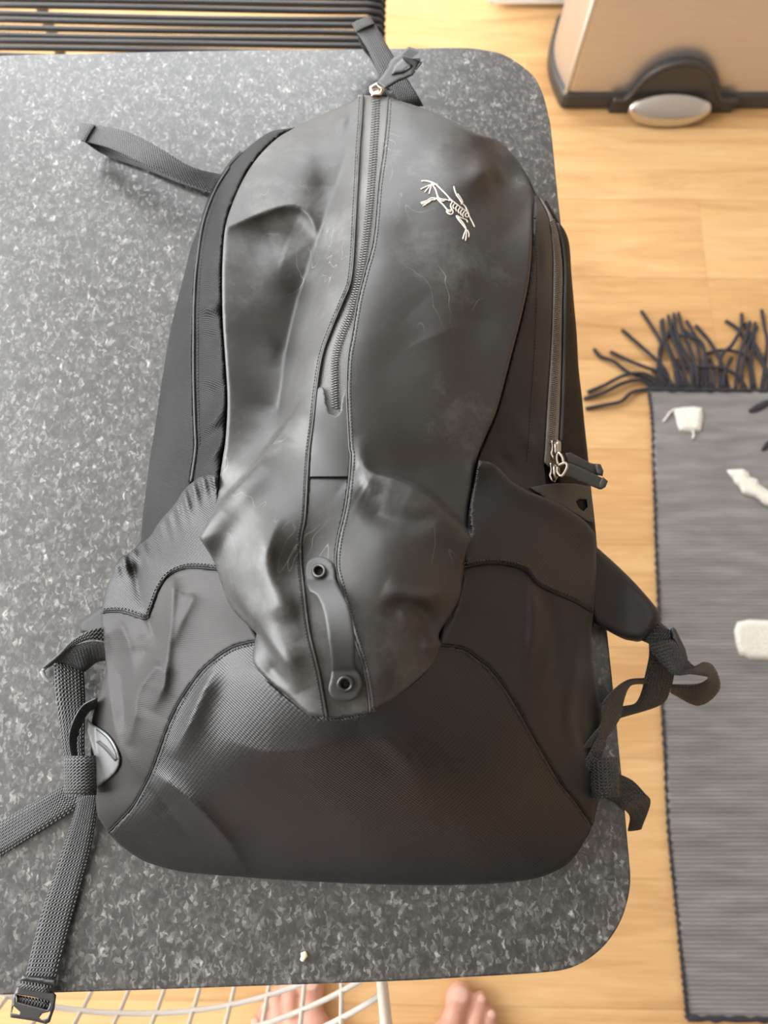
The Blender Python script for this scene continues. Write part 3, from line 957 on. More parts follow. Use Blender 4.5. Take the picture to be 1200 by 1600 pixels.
# ------------------------------------------------------------------ person (bare feet at the near edge)
def capsule(acc_, a, b, ra, rb, n=7):
    a = Vector(a); b = Vector(b)
    for i in range(n):
        t = i / (n - 1)
        ell(acc_, a.lerp(b, t), (ra + (rb - ra) * t,) * 3)
def ell(acc_, c, r, rotz=0.0, tilt=0.0):
    bm = bmesh.new(); bmesh.ops.create_icosphere(bm, subdivisions=3, radius=1.0)
    m = Matrix.Translation(Vector(c)) @ Matrix.Rotation(rotz, 4, 'Z') @ Matrix.Rotation(tilt, 4, 'X') @ Matrix.Diagonal((*r, 1))
    bmesh.ops.transform(bm, matrix=m, verts=bm.verts)
    acc_.add([v.co.copy() for v in bm.verts], [tuple(v.index for v in f.verts) for f in bm.faces]); bm.free()
body = Acc(); nails = []
def leg(tip, ang, sgn, hip):
    """tip = front of the big toe; sgn +1 right foot, -1 left foot; foot points along ang from +y"""
    ca, sa = math.cos(ang), math.sin(ang)
    K = 1.15
    def L(x, y, z): x *= sgn * K; y *= K; z *= K; return Vector((tip.x + x * ca - y * sa, tip.y + x * sa + y * ca, z))
    def E(c, r, an): ell(body, c, tuple(q * K for q in r), an)
    # big toe on the inner side (local -x is inner)
    E(L(.0, -.020, .016), (.0165, .022, .0145), ang); E(L(0, -.045, .017), (.0145, .026, .015), ang); E(L(-.004, -.075, .022), (.023, .032, .021), ang)
    nails.append((L(0, -.011, .0285), ang, .0105 * K))
    for i, (x, y, r) in enumerate(((.028, -.016, .0112), (.045, -.029, .0104), (.060, -.044, .0098), (.073, -.060, .0092))):
        E(L(x, y, .012), (r, r * 1.2, r * 1.05), ang); 
        capsule(body, L(x, y - .008, .015), L(x * .80 + .004, -.085 - .006 * i, .024), r * .88 * K, r * 1.1 * K, 6)
        nails.append((L(x, y + .006, .0205), ang, .0055 * K))
    E(L(.018, -.095, .026), (.040, .042, .022), ang); E(L(.045, -.105, .020), (.028, .040, .018), ang)
    for (x, y, z, rx, rz) in ((.020, -.125, .031, .040, .027), (.022, -.155, .038, .036, .032), (.022, -.18, .045, .033, .038), (.020, -.205, .048, .031, .042), (.020, -.235, .040, .031, .038), (.020, -.25, .030, .029, .028)):
        E(L(x, y, z), (rx, .036, rz), ang)
    ank = L(.020, -.212, .085)
    kn = ank + Vector((0, -.02, .38))
    capsule(body, ank, ank + Vector((0, -.005, .09)), .036, .040, 8)
    capsule(body, ank + Vector((0, -.005, .09)), ank + Vector((0, -.025, .26)), .040, .056, 12)
    capsule(body, ank + Vector((0, -.025, .26)), kn, .056, .053, 8)
    capsule(body, kn, Vector(hip), .055, .082, 16)
    return kn
hipR, hipL = (.115, -.62, .84), (-.055, -.62, .84)
tipR = atz(722, 1534, .018); tipL = atz(487, 1515, .018)
knR = leg(tipR, R(-17), 1, hipR); knL = leg(tipL, R(3), -1, hipL)
ell(body, (.03, -.62, .90), (.17, .11, .12)); ell(body, (.03, -.62, 1.02), (.155, .10, .14))
pr = thing('person', 'bare feet of a person standing at the near table edge beside the wire chair', 'person', (.03, -.55, 0))
raw = build('raw_body', body.V, body.F, M['skin'])
md = raw.modifiers.new('remesh', 'REMESH'); md.mode = 'VOXEL'; md.voxel_size = .0042; md.use_smooth_shade = True
sm = raw.modifiers.new('smooth', 'SMOOTH'); sm.factor = .5; sm.iterations = 3
dg = bpy.context.evaluated_depsgraph_get()
me = bpy.data.meshes.new_from_object(raw.evaluated_get(dg))
bpy.data.objects.remove(raw)
for v in me.vertices: v.co -= pr.location
me.materials.clear()
bo = link('body', me, M['skin'], pr)
for c, ang, r in nails:
    bm = bmesh.new(); bmesh.ops.create_icosphere(bm, subdivisions=2, radius=1.0)
    bmesh.ops.transform(bm, matrix=Matrix.Translation(c - pr.location) @ Matrix.Rotation(ang, 4, 'Z') @ Matrix.Rotation(R(-14), 4, 'X') @ Matrix.Diagonal((r, r * .95, .0022, 1)), verts=bm.verts)
    me = bpy.data.meshes.new('toenail'); bm.to_mesh(me); bm.free(); link('toenail', me, M['nail'], pr)
sh = Acc()
for h, k in ((hipR, knR), (hipL, knL)):
    h = Vector(h)
    capsule(sh, h, h.lerp(k, .62), .098, .092, 14)
ell(sh, (.03, -.62, .89), (.185, .125, .13)); ell(sh, (.03, -.62, 1.00), (.17, .115, .13))
raw = build('raw_shorts', sh.V, sh.F, M['shorts'])
md = raw.modifiers.new('remesh', 'REMESH'); md.mode = 'VOXEL'; md.voxel_size = .009; md.use_smooth_shade = True
sm = raw.modifiers.new('smooth', 'SMOOTH'); sm.factor = .5; sm.iterations = 6
dg = bpy.context.evaluated_depsgraph_get()
me = bpy.data.meshes.new_from_object(raw.evaluated_get(dg)); bpy.data.objects.remove(raw)
for v in me.vertices: v.co -= pr.location
me.materials.clear()
link('shorts', me, M['shorts'], pr)

# ------------------------------------------------------------------ backpack
bc = at(560, 760, 0)
bag = thing('backpack', 'large matte black backpack lying face up on the granite table', 'backpack', (bc.x, bc.y, TZ))

OUT = [(590, 148), (566, 147), (548, 159), (519, 173), (490, 185), (461, 199), (425, 205), (403, 218), (381, 236), (360, 254), (345, 276), (327, 312), (312, 352), (298, 388), (287, 432),
       (272, 490), (263, 533), (254, 588), (247, 635), (240, 682), (235, 710), (228, 767), (223, 807), (220, 843), (205, 862), (189, 871), (178, 888), (165, 923), (158, 957), (160, 985),
       (163, 1010), (165, 1046), (157, 1079), (149, 1104), (143, 1130), (142, 1160), (143, 1191), (149, 1242), (152, 1272), (160, 1287), (170, 1302), (190, 1322), (217, 1341), (240, 1351),
       (275, 1360), (300, 1364), (400, 1372), (500, 1378), (600, 1382), (700, 1383), (780, 1380), (830, 1374), (862, 1364), (884, 1352), (899, 1337), (911, 1318), (925, 1290), (931, 1250),
       (935, 1190), (939, 1128), (936, 1095), (927, 1040), (924, 990), (927, 962), (931, 915), (932, 852), (930, 821), (924, 767), (918, 706), (913, 660), (910, 627), (904, 573), (901, 519),
       (897, 475), (893, 428), (890, 385), (884, 363), (872, 345), (857, 323), (839, 305), (830, 286), (814, 258), (796, 236), (777, 218), (748, 210), (705, 188), (658, 168), (607, 152)]
base_ctrl = [(590, 148, .055), (548, 159, .052), (490, 185, .045), (430, 204, .036), (381, 236, .032), (345, 276, .030), (298, 388, .026), (272, 490, .024), (254, 588, .022), (240, 682, .022), (228, 767, .022), (220, 843, .024),
             (189, 871, .040), (165, 923, .042), (158, 957, .042), (163, 1010, .036), (165, 1046, .032), (149, 1104, .028), (143, 1191, .024), (152, 1275, .016), (190, 1322, .012), (275, 1360, .010), (400, 1372, .010),
             (500, 1378, .010), (600, 1382, .010), (700, 1383, .010), (800, 1378, .010), (862, 1364, .011), (899, 1337, .013), (925, 1290, .017), (935, 1190, .022), (939, 1128, .022), (926, 1035, .028), (931, 915, .036),
             (931, 830, .036), (918, 706, .028), (904, 573, .027), (893, 428, .027), (884, 363, .028), (839, 305, .040), (796, 236, .042), (748, 210, .052), (658, 168, .060),
             # left gusset and seam
             (400, 235, .050), (360, 285, .048), (335, 330, .052), (307, 410, .052), (303, 500, .056), (303, 600, .058), (303, 700, .060), (330, 400, .070), (328, 500, .075), (330, 600, .078), (326, 700, .076),
             (352, 356, .080), (350, 450, .088), (352, 550, .092), (355, 640, .094), (350, 715, .096), (342, 790, .100),
             # left pocket
             (311, 860, .104), (290, 790, .085), (270, 840, .076), (235, 870, .062), (205, 900, .054), (250, 930, .084), (300, 900, .104), (350, 950, .120), (400, 1000, .130), (200, 970, .060), (250, 985, .086), (300, 980, .108), (220, 1060, .070),
             (190, 1080, .054), (270, 1070, .096), (185, 1150, .048), (230, 1150, .074), (190, 1220, .040), (175, 1270, .026),
             # bottom panel
             (400, 1050, .138), (513, 1128, .150), (600, 1105, .150), (680, 1045, .140), (740, 1040, .122), (330, 1080, .116), (300, 1160, .102), (420, 1170, .130), (550, 1190, .134), (700, 1170, .126), (800, 1140, .102),
             (250, 1230, .062), (310, 1250, .078), (420, 1260, .094), (550, 1275, .098), (700, 1265, .093), (800, 1240, .083), (860, 1250, .056), (230, 1300, .032), (330, 1320, .042), (450, 1335, .046), (600, 1340, .048), (750, 1335, .046), (850, 1315, .036),
             # right pocket
             (745, 770, .108), (760, 820, .114), (800, 850, .104), (760, 900, .118), (850, 850, .086), (900, 880, .058), (800, 950, .106), (870, 960, .076), (905, 1050, .050), (830, 1050, .094), (880, 1130, .062), (905, 1190, .044), (770, 980, .114), (860, 1190, .070),
             # right gusset
             (834, 330, .074), (831, 400, .086), (814, 497, .092), (790, 590, .098), (755, 690, .103), (866, 410, .052), (862, 550, .060), (855, 650, .066), (852, 720, .070), (848, 480, .074), (828, 600, .082), (805, 700, .088), (888, 480, .040), (893, 600, .042), (900, 700, .044)]
ZB = Surface(base_ctrl)
for L, A, wn, wp in [
    ([(560, 1135), (600, 1150), (640, 1190), (660, 1240)], .003, 14, 20),
    ([(345, 1030), (320, 1075), (295, 1130), (270, 1185)], .005, 20, 12),
    ([(823, 893), (834, 940), (832, 1000), (820, 1060)], .005, 10, 10),
    ([(846, 915), (862, 960), (870, 1020), (860, 1090)], -.003, 12, 12),
    ([(905, 960), (900, 1040), (890, 1120), (905, 1180)], .004, 10, 10),
    ([(895, 1120), (915, 1170), (925, 1200)], -.004, 8, 8),
    # gathers along the left gusset
    ([(306, 462), (325, 478), (352, 474)], .010, 10, 14), ([(306, 520), (330, 530), (352, 520)], -.005, 12, 12), ([(310, 570), (330, 590), (350, 575)], .003, 8, 12),
    ([(308, 690), (330, 660), (356, 625)], .008, 10, 12), ([(313, 735), (335, 705), (356, 672)], .008, 10, 12), ([(318, 640), (335, 615), (352, 600)], -.003, 10, 10),
    ([(335, 330), (350, 318), (365, 312)], .004, 8, 8), ([(370, 262), (385, 262), (402, 240)], .004, 8, 8),
    ([(322, 380), (330, 420), (322, 450)], .003, 8, 8),
    # right gusset folds
    ([(842, 330), (852, 400), (846, 480)], .004, 9, 8), ([(800, 640), (825, 690), (850, 720)], .003, 10, 14), ([(775, 690), (790, 720), (820, 750)], -.003, 10, 10)]:
    ZB.fold(L, A, wn, wp)
# crisp creases of the left pocket and of the bottom panel
for L, A, wn, wp in [
    ([(273, 900), (271, 919), (267, 976), (260, 1044), (254, 1078), (237, 1112)], .0075, 14, 20),
    ([(303, 925), (301, 936), (284, 970), (271, 1010)], .0035, 16, 16),
    ([(157, 955), (162, 990), (166, 1027), (176, 1112), (189, 1166), (223, 1222)], .0055, 12, 16),
    ([(250, 1030), (244, 1041), (217, 1078), (210, 1119), (200, 1165)], .0070, 16, 12),
    ([(188, 968), (191, 980), (203, 1010), (210, 1060)], .0050, 10, 14),
    ([(226, 950), (232, 968), (240, 992), (249, 1010)], -.0065, 10, 10),
    ([(222, 990), (226, 1020), (222, 1050)], -.0045, 12, 12),
    ([(186, 1040), (190, 1070), (194, 1119), (193, 1145)], -.0040, 10, 10),
    ([(210, 862), (212, 890), (217, 926), (230, 963)], -.0070, 9, 9),
    ([(236, 1203), (262, 1220), (304, 1254), (358, 1315), (388, 1366)], .0055, 10, 26),
    ([(228, 1228), (262, 1262), (310, 1330)], -.0040, 16, 16),
    ([(338, 1150), (420, 1175), (500, 1168), (590, 1140)], .0030, 30, 40),
    ([(345, 1030), (320, 1075), (295, 1130), (270, 1185)], .0040, 26, 14)]:
    ZB.fold(L, A * 1.4, wn, wp, sharp=True)

shell_ctrl = [(590, 149, .060), (566, 149, .058), (607, 153, .064), (658, 170, .074), (548, 160, .053), (490, 186, .046), (461, 200, .050), (432, 218, .054), (403, 247, .060), (381, 280, .066), (363, 320, .073), (352, 356, .082), (349, 400, .090), (348, 446, .093),
              (349, 501, .095), (354, 580, .097), (356, 646, .098), (349, 715, .099), (342, 775, .102),
              (583, 200, .076), (582, 260, .091), (577, 338, .109), (560, 430, .121), (525, 540, .128), (512, 650, .133), (512, 740, .140), (500, 840, .150), (505, 920, .156), (525, 1000, .158), (545, 1080, .153), (547, 1119, .150),
              (540, 230, .078), (514, 300, .081), (488, 380, .087), (462, 460, .0915), (440, 550, .0945), (428, 640, .0985), (420, 690, .103), (535, 350, .103), (510, 450, .112), (485, 560, .120), (470, 650, .126),
              (480, 230, .066), (440, 250, .067), (420, 300, .074), (400, 350, .077), (440, 410, .0885), (395, 420, .0880), (410, 460, .0905), (440, 470, .0915), (395, 550, .0930), (425, 555, .0945), (390, 650, .0965), (412, 655, .0980), (375, 710, .100),
              (640, 200, .086), (650, 250, .097), (705, 189, .079), (700, 240, .097), (748, 212, .073), (735, 255, .095), (757, 270, .092), (780, 255, .055), (778, 285, .063), (800, 285, .047), (815, 290, .047), (800, 325, .068), (818, 330, .062), (777, 220, .046), (800, 240, .043), (834, 310, .050), (833, 360, .078), (831, 403, .088), (825, 446, .091), (814, 497, .094), (799, 555, .098),
              (777, 638, .102), (755, 695, .105), (742, 740, .108), (730, 800, .110), (690, 330, .109), (760, 350, .098), (800, 400, .094), (640, 360, .111), (650, 450, .120), (740, 480, .109), (610, 560, .126), (700, 590, .117), (760, 590, .105), (590, 660, .131), (680, 690, .119), (720, 720, .111),
              (700, 770, .113), (650, 735, .120),
              # bulge
              (311, 840, .118), (345, 830, .127), (400, 800, .140), (440, 750, .134), (420, 860, .156), (462, 880, .149), (450, 790, .146), (370, 860, .141), (370, 890, .140), (334, 877, .120), (347, 915, .122), (363, 952, .122), (401, 990, .134), (395, 1032, .136), (417, 1061, .140), (447, 1086, .146), (480, 1115, .150), (513, 1124, .151),
              (430, 950, .156), (465, 960, .155), (450, 1020, .154), (580, 780, .142), (640, 810, .142), (600, 860, .157), (690, 850, .132), (737, 844, .116), (724, 898, .122), (720, 932, .124), (705, 961, .128), (690, 1007, .134), (655, 1061, .142), (613, 1094, .148), (580, 1111, .151),
              (660, 920, .150), (600, 960, .160), (650, 1000, .149), (600, 1050, .157)]
ZS = Surface(shell_ctrl)
ZS.fold([(440, 672), (405, 723), (372, 761), (342, 794), (311, 840)], [.006, .018, .022, .022, .014], 34, 3.0)
ZS.fold([(562, 724), (584, 740), (613, 748), (647, 761), (676, 782), (697, 803), (737, 844)], [0, .009, .014, .018, .019, .019, .012], 5, 40)
ZS.fold([(552, 190), (548, 211), (526, 290), (508, 338), (490, 392), (472, 446), (454, 512), (443, 573), (436, 635), (430, 690)], [0, -.005, -.009, -.013, -.015, -.016, -.016, -.015, -.012, -.002], 36, 34, sharp=True)
ZS.fold([(350, 358), (378, 346), (400, 337), (430, 326), (455, 322), (476, 329), (490, 350), (497, 385)], [.004, .007, .009, .0105, .011, .010, .007, 0], 40, 15, sharp=True)
ZS.fold([(385, 385), (420, 370), (455, 360), (475, 385)], [0, -.003, -.003, 0], 30, 34)
ZS.fold([(505, 215), (505, 250), (508, 290), (500, 330)], [0, -.003, -.004, 0], 26, 22)
ZS.fold([(546, 165), (535, 185), (530, 215)], [0, .005, 0], 10, 10)
# shoulder dent on the right
ZS.fold([(742, 232), (756, 262), (766, 300), (778, 335), (800, 352)], [0, .004, .005, .004, 0], 10, 22)
# facets of the bulge
ZS.fold([(347, 873), (372, 927), (395, 960), (417, 990), (447, 1036), (467, 1082)], [0, .004, .006, .007, .006, 0], 24, 8)
ZS.fold([(436, 800), (418, 857), (424, 907), (452, 957), (470, 1000)], [0, .004, .004, .003, 0], 12, 20)
ZS.fold([(405, 1020), (425, 1045), (450, 1075)], [0, -.003, 0], 10, 10)
ZS.fold([(600, 915), (640, 935), (680, 930), (708, 915)], [0, .005, .005, 0], 14, 18)
ZS.fold([(610, 975), (625, 945), (660, 955), (670, 985), (640, 1005)], [0, -.005, -.006, -.005, 0], 14, 12)
ZS.fold([(655, 985), (668, 1010), (660, 1040)], [0, .004, 0], 10, 12)
ZS.fold([(560, 760), (590, 800), (640, 815), (700, 812)], [0, -.004, -.004, 0], 18, 18)
ZS.fold([(560, 680), (566, 725), (585, 775)], [0, .004, 0], 14, 9)
# soft dents of the right shell
ZS.fold([(650, 480), (690, 520), (700, 600)], .003, 40, 40)
ZS.fold([(735, 420), (745, 500), (720, 580)], -.003, 30, 30)

SHELL_POLY = np.array(catmull([(461, 199), (403, 246), (363, 319), (348, 400), (348, 501), (355, 646), (341, 762), (311, 840), (347, 915), (401, 990), (417, 1061), (480, 1115), (513, 1124), (578, 1112), (655, 1061), (690, 1007), (720, 932), (737, 844), (734, 777), (758, 684), (799, 555), (825, 446), (834, 308), (796, 236), (705, 188), (605, 152), (568, 148), (519, 172)], n=5, closed=True), float)
def off(zf, dz):
    if zf is not ZB: return lambda P: zf(P) + dz
    def f(P):
        z = ZB(P) + dz
        i = inpoly(P, SHELL_POLY)
        if i.any():
            k = np.clip(rimdist(P[i], SHELL_POLY) / 9.0, 0, 1)
            z[i] -= np.maximum(0, z[i] - (ZS(P[i]) + .0015)) * (.25 + .75 * k)
        return z
    return f
STEP = 3.6
# underlying body and back panel
body_out = smooth_outline([OUT + [OUT[0]]], 5.0)
def body_h(P):
    z = ZB(P) - .007
    i = inpoly(P, SHELL_POLY)
    if i.any(): z[i] = np.minimum(z[i], ZS(P[i]) - .013)
    return z
sheet('main_body', body_out, body_h, M['lining'], bag, 6.0, 0, 0, skirt=((1.5, .006), (6.0, -.006), (10.0, -.0035)))
cen = np.mean(np.array(OUT), axis=0)
inner = [cen + (np.array(p) - cen) * .955 for p in body_out]
sheet('back_panel', inner, lambda P: np.full(len(P), .0034), M['lining'], bag, 12.0, thick=.003)

# seam lines shared by the panels
seamL = [(381, 236), (358, 262), (336, 298), (318, 348), (308, 410), (304, 465), (303, 520), (303, 592), (305, 664), (306, 700), (299, 752)]
shellL = [(461, 199), (432, 217), (403, 246), (381, 279), (363, 319), (352, 356), (348, 400), (347, 446), (348, 501), (351, 548), (355, 610), (355, 646), (352, 690), (348, 716), (341, 762)]
shellR = [(834, 308), (832, 356), (830, 403), (825, 446), (814, 497), (799, 555), (777, 638), (758, 684), (743, 723), (734, 777), (729, 822)]
seamR1 = [(842, 308), (857, 337), (863, 374), (865, 410), (864, 483), (861, 555), (856, 628), (852, 698), (850, 722)]
seamR2 = [(848, 312), (868, 350), (876, 388), (879, 428), (878, 483), (877, 555), (875, 628), (872, 690), (868, 740)]
flapL = [(568, 148), (566, 190), (563, 229), (560, 285), (557, 338), (553, 410), (548, 445), (537, 472), (519, 515), (505, 555), (496, 610), (490, 664), (485, 702), (482, 740), (478, 807), (472, 840), (471, 873), (476, 923), (484, 986), (500, 1055), (512, 1123)]
flapR = [(605, 152), (602, 195), (597, 240), (590, 290), (582, 374), (569, 425), (558, 470), (549, 525), (543, 560), (541, 610), (543, 664), (545, 700), (547, 718), (540, 786), (527, 845), (524, 886), (533, 923), (550, 986), (566, 1036), (575, 1082), (578, 1112)]
mouthL = [(341, 742), (316, 744), (290, 763), (272, 789), (250, 814), (236, 836), (225, 846), (210, 857), (190, 872)]
bandL = [(158, 957), (176, 955), (196, 957), (228, 966), (236, 952), (247, 923), (261, 901), (279, 890), (301, 886), (350, 890)]
mouthR = [(748, 719), (773, 726), (800, 752), (827, 768), (865, 783), (899, 803), (918, 818), (931, 836)]
bandR = [(722, 886), (761, 880), (796, 882), (823, 892), (838, 911), (865, 925), (899, 940), (927, 957)]
botL = [(405, 1000), (366, 1010), (341, 1025), (316, 1046), (294, 1075), (276, 1104), (261, 1137), (247, 1177), (236, 1206), (225, 1228), (207, 1260), (169, 1301)]
botR = [(685, 1008), (723, 1013), (746, 1028), (769, 1047), (800, 1090), (840, 1161), (876, 1221), (900, 1251), (925, 1288)]
def rev(c): return c[::-1]
outL_side = [(381, 236), (360, 254), (345, 276), (327, 312), (312, 352), (298, 388), (287, 432), (272, 490), (263, 533), (254, 588), (247, 635), (240, 682), (235, 710), (228, 767), (223, 807), (220, 850)]
# side panels and gussets
sheet('side_panel', smooth_outline([outL_side, [(220, 850), (262, 850), (299, 800), (299, 752)], rev(seamL)], STEP), off(ZB, .0), M['nylon'], bag, STEP, 10, .005, skirt=((1, .006), (5, -.004)))
sheet('gusset', smooth_outline([[(461, 199), (425, 205), (403, 218), (381, 236)], seamL, [(299, 752), (300, 790), (345, 790), (341, 762)], rev(shellL)], STEP), off(ZB, .003), M['nylon'], bag, STEP, 20, .009)
sheet('gusset', smooth_outline([[(834, 308), (839, 305), (842, 308)], seamR1, [(850, 722), (850, 790), (800, 800), (740, 790), (734, 777)], rev(shellR[:-1])], STEP), off(ZB, .001), M['knit'], bag, STEP, 7, .004)
sheet('side_panel', smooth_outline([[(848, 312), (857, 323), (872, 345), (884, 363), (890, 385), (893, 428), (897, 475), (901, 519), (904, 573), (910, 627), (913, 660), (918, 706), (924, 767), (930, 821), (931, 845)], [(931, 845), (880, 830), (868, 740)], rev(seamR2)], STEP), off(ZB, .0), M['nylon'], bag, STEP, 8, .005, skirt=((1, .006), (5, -.004)))
# pockets
sheet('pocket', smooth_outline([bandL, [(350, 890), (385, 960), (405, 1000)], botL, [(169, 1301), (160, 1287), (152, 1272), (149, 1242), (143, 1191), (142, 1160), (143, 1130), (149, 1104), (157, 1079), (165, 1046), (163, 1010), (160, 985), (158, 957)]], STEP), off(ZB, .002), M['knit'], bag, STEP, 3, .0012, skirt=((1, .008), (6, -.004)), label='charcoal stretch fabric side pocket with deep folds')
sheet('pocket_band', smooth_outline([mouthL, [(190, 872), (178, 888), (165, 923), (158, 957)], bandL, [(350, 890), (345, 830), (341, 742)]], STEP), lambda P: off(ZB, .006)(P) + (.009 + .0026 * np.sin(P[:, 0] * .36 - P[:, 1] * .10)) * np.exp(-(segdist(P, np.array(mouthL))[0] / 24) ** 2), M['band'], bag, STEP, 5, .0022, skirt=((1, .010), (5, .02)))
sheet('pocket', smooth_outline([bandR, [(927, 957), (924, 990), (927, 1040), (936, 1095), (939, 1128), (935, 1190), (931, 1250), (925, 1288)], rev(botR), [(685, 1008), (700, 940), (722, 886)]], STEP), off(ZB, .002), M['knit'], bag, STEP, 3, .0012, skirt=((1, .008), (6, -.004)))
sheet('pocket_band', smooth_outline([mouthR, [(931, 836), (932, 852), (931, 915), (927, 957)], rev(bandR), [(722, 886), (729, 822), (740, 756), (748, 719)]], STEP), lambda P: off(ZB, .006)(P) + .008 * np.exp(-(segdist(P, np.array(mouthR))[0] / 24) ** 2), M['band'], bag, STEP, 5, .0022, skirt=((1, .010), (5, .02)))
# bottom panel
sheet('bottom_panel', smooth_outline([botL, [(169, 1301), (190, 1322), (217, 1341), (240, 1351), (275, 1360), (300, 1364), (400, 1372), (500, 1378), (600, 1382), (700, 1383), (780, 1380), (830, 1374), (862, 1364), (884, 1352), (899, 1337), (911, 1318), (925, 1288)], rev(botR), [(685, 1008), (650, 1020), (560, 1050), (450, 1030), (405, 1000)]], STEP), off(ZB, .003), M['ballistic'], bag, STEP, 4, .0016, skirt=((1, .006), (6, -.003)))
# zip placket under the flaps
pl = sheet('placket', smooth_outline([[(x - 9, y) for x, y in flapL], [(512, 1123), (547, 1119), (578, 1112)], rev([(x + 9, y) for x, y in flapR])], 3.2), off(ZS, .0035), M['tape'], bag, 3.2)
# front shell: two halves either side of the zip
bulL = [(341, 762), (338, 785), (311, 840), (334, 877), (347, 915), (363, 952), (401, 990), (395, 1032), (417, 1061), (447, 1086), (480, 1115), (512, 1123)]
bulR = [(578, 1112), (613, 1094), (655, 1061), (680, 1036), (690, 1007), (686, 990), (705, 961), (720, 932), (724, 898), (728, 865), (737, 844), (729, 822)]
fpl = sheet('front_panel', smooth_outline([flapL, rev(bulL), rev(shellL), [(461, 199), (490, 184), (519, 172), (548, 158), (568, 148)]][:1] + [rev(bulL)[0:6], rev(bulL)[5:10], rev(bulL)[9:], rev(shellL), [(461, 199), (490, 184), (519, 172), (548, 158), (568, 148)]], 3.2), off(ZS, .007), M['shell'], bag, 3.2, 5, .0022, skirt=((.6, .003), (3, .014), (8, .024), (14, .036)))
fpr = sheet('front_panel', smooth_outline([[(605, 152), (658, 168), (705, 188), (748, 210), (777, 218), (796, 236), (814, 258), (826, 283), (834, 308)], shellR, rev(bulR)[0:2], rev(bulR)[1:6], rev(bulR)[5:8], rev(bulR)[7:], rev(flapR)], 3.2), off(ZS, .007), M['shell'], bag, 3.2, 5, .0022, skirt=((.6, .003), (3, .014), (8, .024), (14, .036)))

def on(zf, pts, dz):
    P = np.array([(p[0], p[1]) for p in pts], float)
    return [Vector(v) for v in atn(P, zf(P) + dz)]
def piping(name, line, zf, dz, r, mat, parent, step=5):
    return tube(name, on(zf, catmull(line, step=step), dz), r, mat, parent, 7)
# rolled flap lips and piping cords
lipL = piping('flap_lip', [(x - 1.2, y) for x, y in flapL], ZS, .0062, .0007, M['shell'], fpl)
lipR = piping('flap_lip', [(x + 1.2, y) for x, y in flapR], ZS, .0062, .0007, M['shell'], fpr)
piping('piping', seamL[1:], ZB, -.0004, .0010, M['thread'], bag)
piping('piping', [(x + 4, y) for x, y in seamR2[1:-1]], ZB, .0, .0014, M['thread'], bag)
piping('seam_cord', bandL, ZB, .0030, .0005, M['thread'], bag)
piping('seam_cord', bandR, ZB, .0030, .0005, M['thread'], bag)
piping('seam_cord', botL, ZB, .0022, .0005, M['lining'], bag)
piping('seam_cord', botR, ZB, .0022, .0005, M['lining'], bag)
# rows of stitching
def stitches(line, zf, dz, parent, shift=0.0, pitch=5.2, dash=3.2, r=.00034, mat=None):
    C = np.array(catmull(line, step=1.3))
    s = np.concatenate([[0], np.cumsum(np.linalg.norm(np.diff(C, axis=0), axis=1))])
    d = np.gradient(C, axis=0); nn = np.stack([-d[:, 1], d[:, 0]], 1); nn /= np.linalg.norm(nn, axis=1)[:, None]
    C = C + nn * shift
    A = Acc()
    t = 3.0
    while t + dash < s[-1]:
        q = [(np.interp(t + dash * k / 2, s, C[:, 0]), np.interp(t + dash * k / 2, s, C[:, 1])) for k in range(3)]
        V, Fc = tube_geo(on(zf, q, dz), r, 5); A.add(V, Fc); t += pitch
    return A.build('stitching', mat or M['thread'], parent)
stitches(flapL, ZS, .0071, fpl, 6.5); stitches(flapR, ZS, .0071, fpr, -6.5)
stitches(seamL[2:-1], ZB, .0012, bag, -6); stitches(botL[:-1], ZB, .0032, bag, -5); stitches(botR, ZB, .0032, bag, 5)
stitches(bandL, ZB, .0068, bag, -5); stitches(bandR, ZB, .0068, bag, -5)
stitches([(x - 2, y + 13) for x, y in mouthR], ZB, .0068, bag, 0); stitches([(488, 743), (512, 742), (541, 742)], ZS, .0053, pl, 0, 4.5, 3)
stitches([(x - 26, y + 4) for x, y in seamR1[2:]], ZB, .0015, bag, 0)

# zipper in the middle
def zipper(line, zf, dz, parent, half, pitch, mat):
    """two facing rows of coil turns"""
    C = np.array(catmull(line, step=1.0))
    s = np.concatenate([[0], np.cumsum(np.linalg.norm(np.diff(C, axis=0), axis=1))])
    d = np.gradient(C, axis=0); nn = np.stack([-d[:, 1], d[:, 0]], 1); nn /= np.linalg.norm(nn, axis=1)[:, None]
    A = Acc(); t = 1.0; k = 0
    while t < s[-1] - 1:
        c = np.array([np.interp(t, s, C[:, 0]), np.interp(t, s, C[:, 1])]); n_ = np.array([np.interp(t, s, nn[:, 0]), np.interp(t, s, nn[:, 1])])
        sg = 1 if k % 2 else -1
        q = [c + n_ * sg * half, c + n_ * sg * half * .45, c - n_ * sg * half * .15]
        W = on(zf, q, dz); W[1].z += .0007
        V, Fc = tube_geo(W, .00042, 5); A.add(V, Fc)
        t += pitch / 2; k += 1
    return A.build('zipper_coil', mat, parent)
zipline = [(588, 156), (586, 195), (582, 260), (576, 338), (565, 415), (548, 485), (533, 525), (524, 560), (523, 600), (524, 640)]
zipper(zipline, ZS, .0041, pl, 6.0, 4.0, M['coil'])
